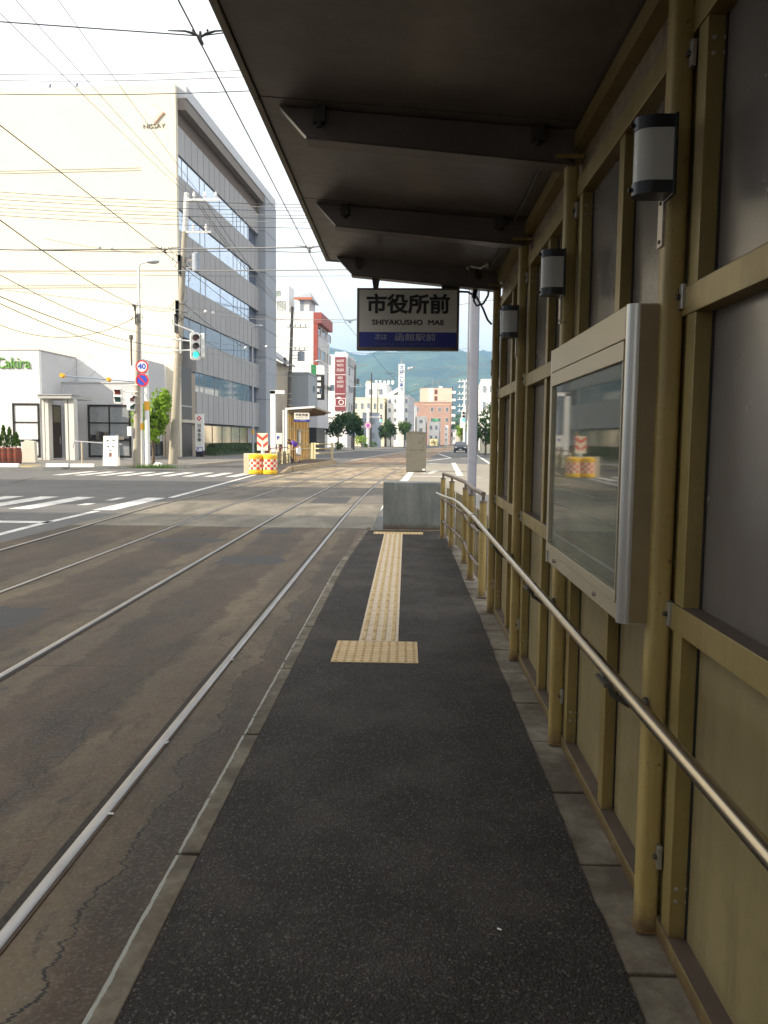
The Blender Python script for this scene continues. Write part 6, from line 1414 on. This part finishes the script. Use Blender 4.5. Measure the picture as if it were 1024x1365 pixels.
# ------------------------------------------------------------------ trees
def leaves(root, blobs, n, seed, size, m, name='crown'):
    rnd = random.Random(seed); mb = MB(); tot = sum(b_[3]**2 for b_ in blobs)
    for (bx_, by_, bz_, br_, sq) in blobs:
        for i in range(int(n*br_**2/tot)):
            d = Vector((rnd.gauss(0, 1), rnd.gauss(0, 1), rnd.gauss(0, 1))).normalized(); rr_ = br_*(rnd.random()**.40)*(1+.28*noise.noise(Vector((d.x*2.3+seed, d.y*2.3, d.z*2.3))))
            if noise.noise(Vector((bx_+d.x*rr_*1.0, by_+d.y*rr_, bz_+d.z*rr_))*(2.2/max(.6, br_))+Vector((seed, 0, 0))) < -.16: continue
            c_ = Vector((bx_+d.x*rr_, by_+d.y*rr_, bz_+d.z*rr_*sq)); s_ = size*rnd.uniform(.6, 1.4)
            e = (d+Vector((rnd.gauss(0, .7), rnd.gauss(0, .7), rnd.gauss(0, .7)-.3))).normalized(); f_ = e.orthogonal().normalized(); f_.rotate(Matrix.Rotation(rnd.uniform(0, 6.28), 3, e)); g_ = e.cross(f_)
            mb.add([c_-f_*s_, c_+g_*s_*.5+e*s_*.15, c_+f_*s_, c_-g_*s_*.5+e*s_*.15], [(0, 1, 2, 3)])
    return mb.build(name, MATS[m], root)
def tree(label, px, pyb, Y, h_, w_, trunk, seed, m='leaf_dark', n=1500, size=.12, name='street_tree', nb=7, zb=.12, cat='tree'):
    p = atY(px, pyb, Y); r_ = thing(name, label, cat, (p.x, Y, zb), 0, local=True); rnd = random.Random(seed)
    mb = MB(); ch = h_-trunk; tops = []
    mb.tube([(0, 0, 0), (.04, 0, trunk*.6), (.0, 0, trunk+ch*.25), (.03, 0, trunk+ch*.6)], [.06+.012*h_, .05+.009*h_, .04+.006*h_, .03], 8)
    blobs = []
    for i in range(nb):
        a = rnd.uniform(0, 6.28); q = rnd.uniform(.15, .85); rr_ = w_*.5*rnd.uniform(.35, .6)*(1.1-.5*abs(q-.45)); c_ = (math.cos(a)*w_*.26, math.sin(a)*w_*.26, trunk+ch*q); blobs.append((*c_, rr_, 1.0))
        mb.tube([(0, 0, trunk*.8+ch*.2*q), (c_[0]*.5, c_[1]*.5, trunk+ch*q*.6), c_], [.04, .03, .012], 6)
    blobs.append((0, 0, trunk+ch*.5, w_*.36, ch/w_*.9))
    mb.build('trunk', TRUNK, r_); leaves(r_, blobs, n, seed, size, m); return r_
tree('bright green leafy street tree beside the white sign post at the corner', 204, 620, 43.5, 4.15, 2.1, .9, 11, 'leaf_bright', 3600, .13, nb=10)
mb = MB(); rnd = random.Random(9); vg = thing('verge_grass', 'patch of grass round the foot of the corner street tree', 'grass', gnd(208, 624, .12), 0, local=True)
for i in range(500):
    x, y = rnd.gauss(0, .55), rnd.gauss(0, .25); h_ = rnd.uniform(.08, .28); a = rnd.uniform(0, 6.28); mb.add([(x, y, 0), (x+.03*math.cos(a), y+.03*math.sin(a), 0), (x+rnd.gauss(0, .07), y+rnd.gauss(0, .07), h_)], [(0, 1, 2)])
g_o = mb.build('verge_grass', MATS['leaf_mid']); g_o.location = vg.location; bpy.data.objects.remove(vg); tag(g_o, 'patch of grass round the foot of the corner street tree', 'grass', kind='stuff')
for a in (('street tree with open dark crown before the studio block', 450.5, 606, 110, 5.6, 3.5, 1.9, 21, 'leaf_dark', 2000, .20), ('denser dark street tree beside the dark pole right of the studio block', 471.5, 604, 115, 5.4, 3.4, 1.6, 22, 'leaf_dark', 2400, .20),
          ('pair crown street tree left of the white hall', 513, 597, 160, 5.6, 2.8, 1.6, 23, 'leaf_dark', 1300, .22), ('slimmer street tree just right of its twin before the white hall', 520.5, 596, 168, 5.7, 2.8, 1.8, 24, 'leaf_dark', 1300, .22),
          ('round lighter green tree at the left edge of the metal cabinet', 539, 594, 178, 5.6, 3.6, 2.2, 25, 'leaf_mid', 1600, .22), ('leafy tree beyond the car at the end of the street', 608, 592, 420, 16, 11, 2, 26, 'leaf_mid', 1500, .6),
          ('green tree right of the street end below the white pole', 615, 595, 160, 5.6, 2.4, 1.0, 27, 'leaf_bright', 900, .2), ('large green tree behind the grey pole at the right edge', 647, 603, 82, 5.6, 3.6, .8, 28, 'leaf_mid', 2600, .17),
          ('low bright shrub tree before the grey shop', 482, 600, 140, 2.8, 2.6, .4, 29, 'leaf_bright', 600, .16)):
    tree(*a)
for i, (px, py, Y, w_, lb) in enumerate(((450, 607, 109, 1.6, 'small green bush at the foot of the open crowned street tree'), (497, 598, 158, 1.8, 'dark bush beside the thin street pole'), (486.5, 599, 150, 1.2, 'tiny bush near the pink round sign'), (578, 594, 210, 2.2, 'dark bush before the green topped shop'))):
    p = gnd(px, py, .12) ; r_ = thing('bush', lb, 'bush', (atY(px, py, Y).x, Y, .12), 0, local=True); leaves(r_, [(0, 0, w_*.35, w_*.5, .8), (w_*.3, 0, w_*.3, w_*.35, .8)], 300, 40+i, .14, 'leaf_mid', 'foliage')

# ------------------------------------------------------------------ car coming towards us
p = gnd(604, 601, 0); car = thing('parked_car', 'dark navy saloon car driving towards the viewer in the right lane', 'car', (p.x, 108, 0), R(-4), local=True); car.name = 'saloon_car'
prof_c = [(-.02, .35), (0, .62), (.12, .72), (1.05, .92), (1.75, 1.38), (2.1, 1.45), (3.1, 1.43), (3.8, 1.02), (4.4, .98), (4.5, .62), (4.45, .32), (3.9, .25), (.4, .25)]
mb = MB(); hw = .86; n = len(prof_c); sec = []
for x, s_ in ((-hw, 0), (-hw*.93, 1), (hw*.93, 1), (hw, 0)):
    for (y, z) in prof_c:
        inx = x*(1-.22*max(0, (z-.92)/.53)) ; sec.append((inx, y+(.05 if not s_ and y < 1 else 0)*1., z-(.04 if not s_ and z > .6 else 0)))
fs = []
for k in range(3):
    for i in range(n): fs.append((k*n+i, k*n+(i+1) % n, (k+1)*n+(i+1) % n, (k+1)*n+i))
fs += [tuple(range(n-1, -1, -1)), tuple(3*n+i for i in range(n))]
mb.add(sec, fs, True); cb_ = mb.build('body', CARP, car)
mb = MB(); mb.add([(-.70, 1.10, .95), (.70, 1.10, .95), (.60, 1.74, 1.385), (-.60, 1.74, 1.385)], [(0, 1, 2, 3)]); mb.v = [(x, y-.03, z+.012) for x, y, z in mb.v]; mb.build('windscreen', GLD, car)
for s_ in (-1, 1):
    mb = MB(); mb.ball((s_*.62, .02, .66), .14, 10, 8, (1.2, .5, .62)); mb.build('headlight', SWHITE, car); mb = MB(); mb.bx(s_*.9-.1, s_*.9+.1, 1.25, 1.4, .92, 1.06); mb.build('mirror', CARP, car)
    for y in (.85, 3.6):
        mb = MB(); mb.cyl((s_*.66, y, .32), (s_*.88, y, .32), .32, .32, 18); w_ = mb.build('wheel', TYRE, car); mb = MB(); mb.cyl((s_*.881, y, .32), (s_*.89, y, .32), .19, .19, 14); mb.build('rim', CHRM, w_)
mb = MB(); mb.bx(-.40, .40, -.05, -.02, .5, .68); mb.build('grille', BLK, car); mb = MB(); mb.bx(-.2, .2, -.075, -.055, .34, .50); mb.build('number_plate', SWHITE, car); mb = MB(); mb.bx(-.8, .8, -.045, -.0, .26, .42); mb.build('bumper', CARP, car)
# far left car half hidden and people specks omitted

# ------------------------------------------------------------------ air
mb = MB(); mb.bx(-8000, 8000, -1000, 9000, -1.03-5, 480)
hz_ = mb.build('haze', bpy.data.materials.new('haze_air')); hm = hz_.data.materials[0]; hm.use_nodes = True; hn = hm.node_tree.nodes; hl = hm.node_tree.links; hn.remove(hn['Principled BSDF'])
pv = hn.new('ShaderNodeVolumePrincipled'); pv.inputs['Color'].default_value = (.36, .64, 1., 1); pv.inputs['Density'].default_value = .00030; pv.inputs['Anisotropy'].default_value = .2
hl.new(pv.outputs[0], hn['Material Output'].inputs['Volume']); hz_['kind'] = 'stuff'; hz_.display_type = 'BOUNDS'
for o_ in bpy.data.objects:
    if 'w' in o_.keys(): del o_['w']
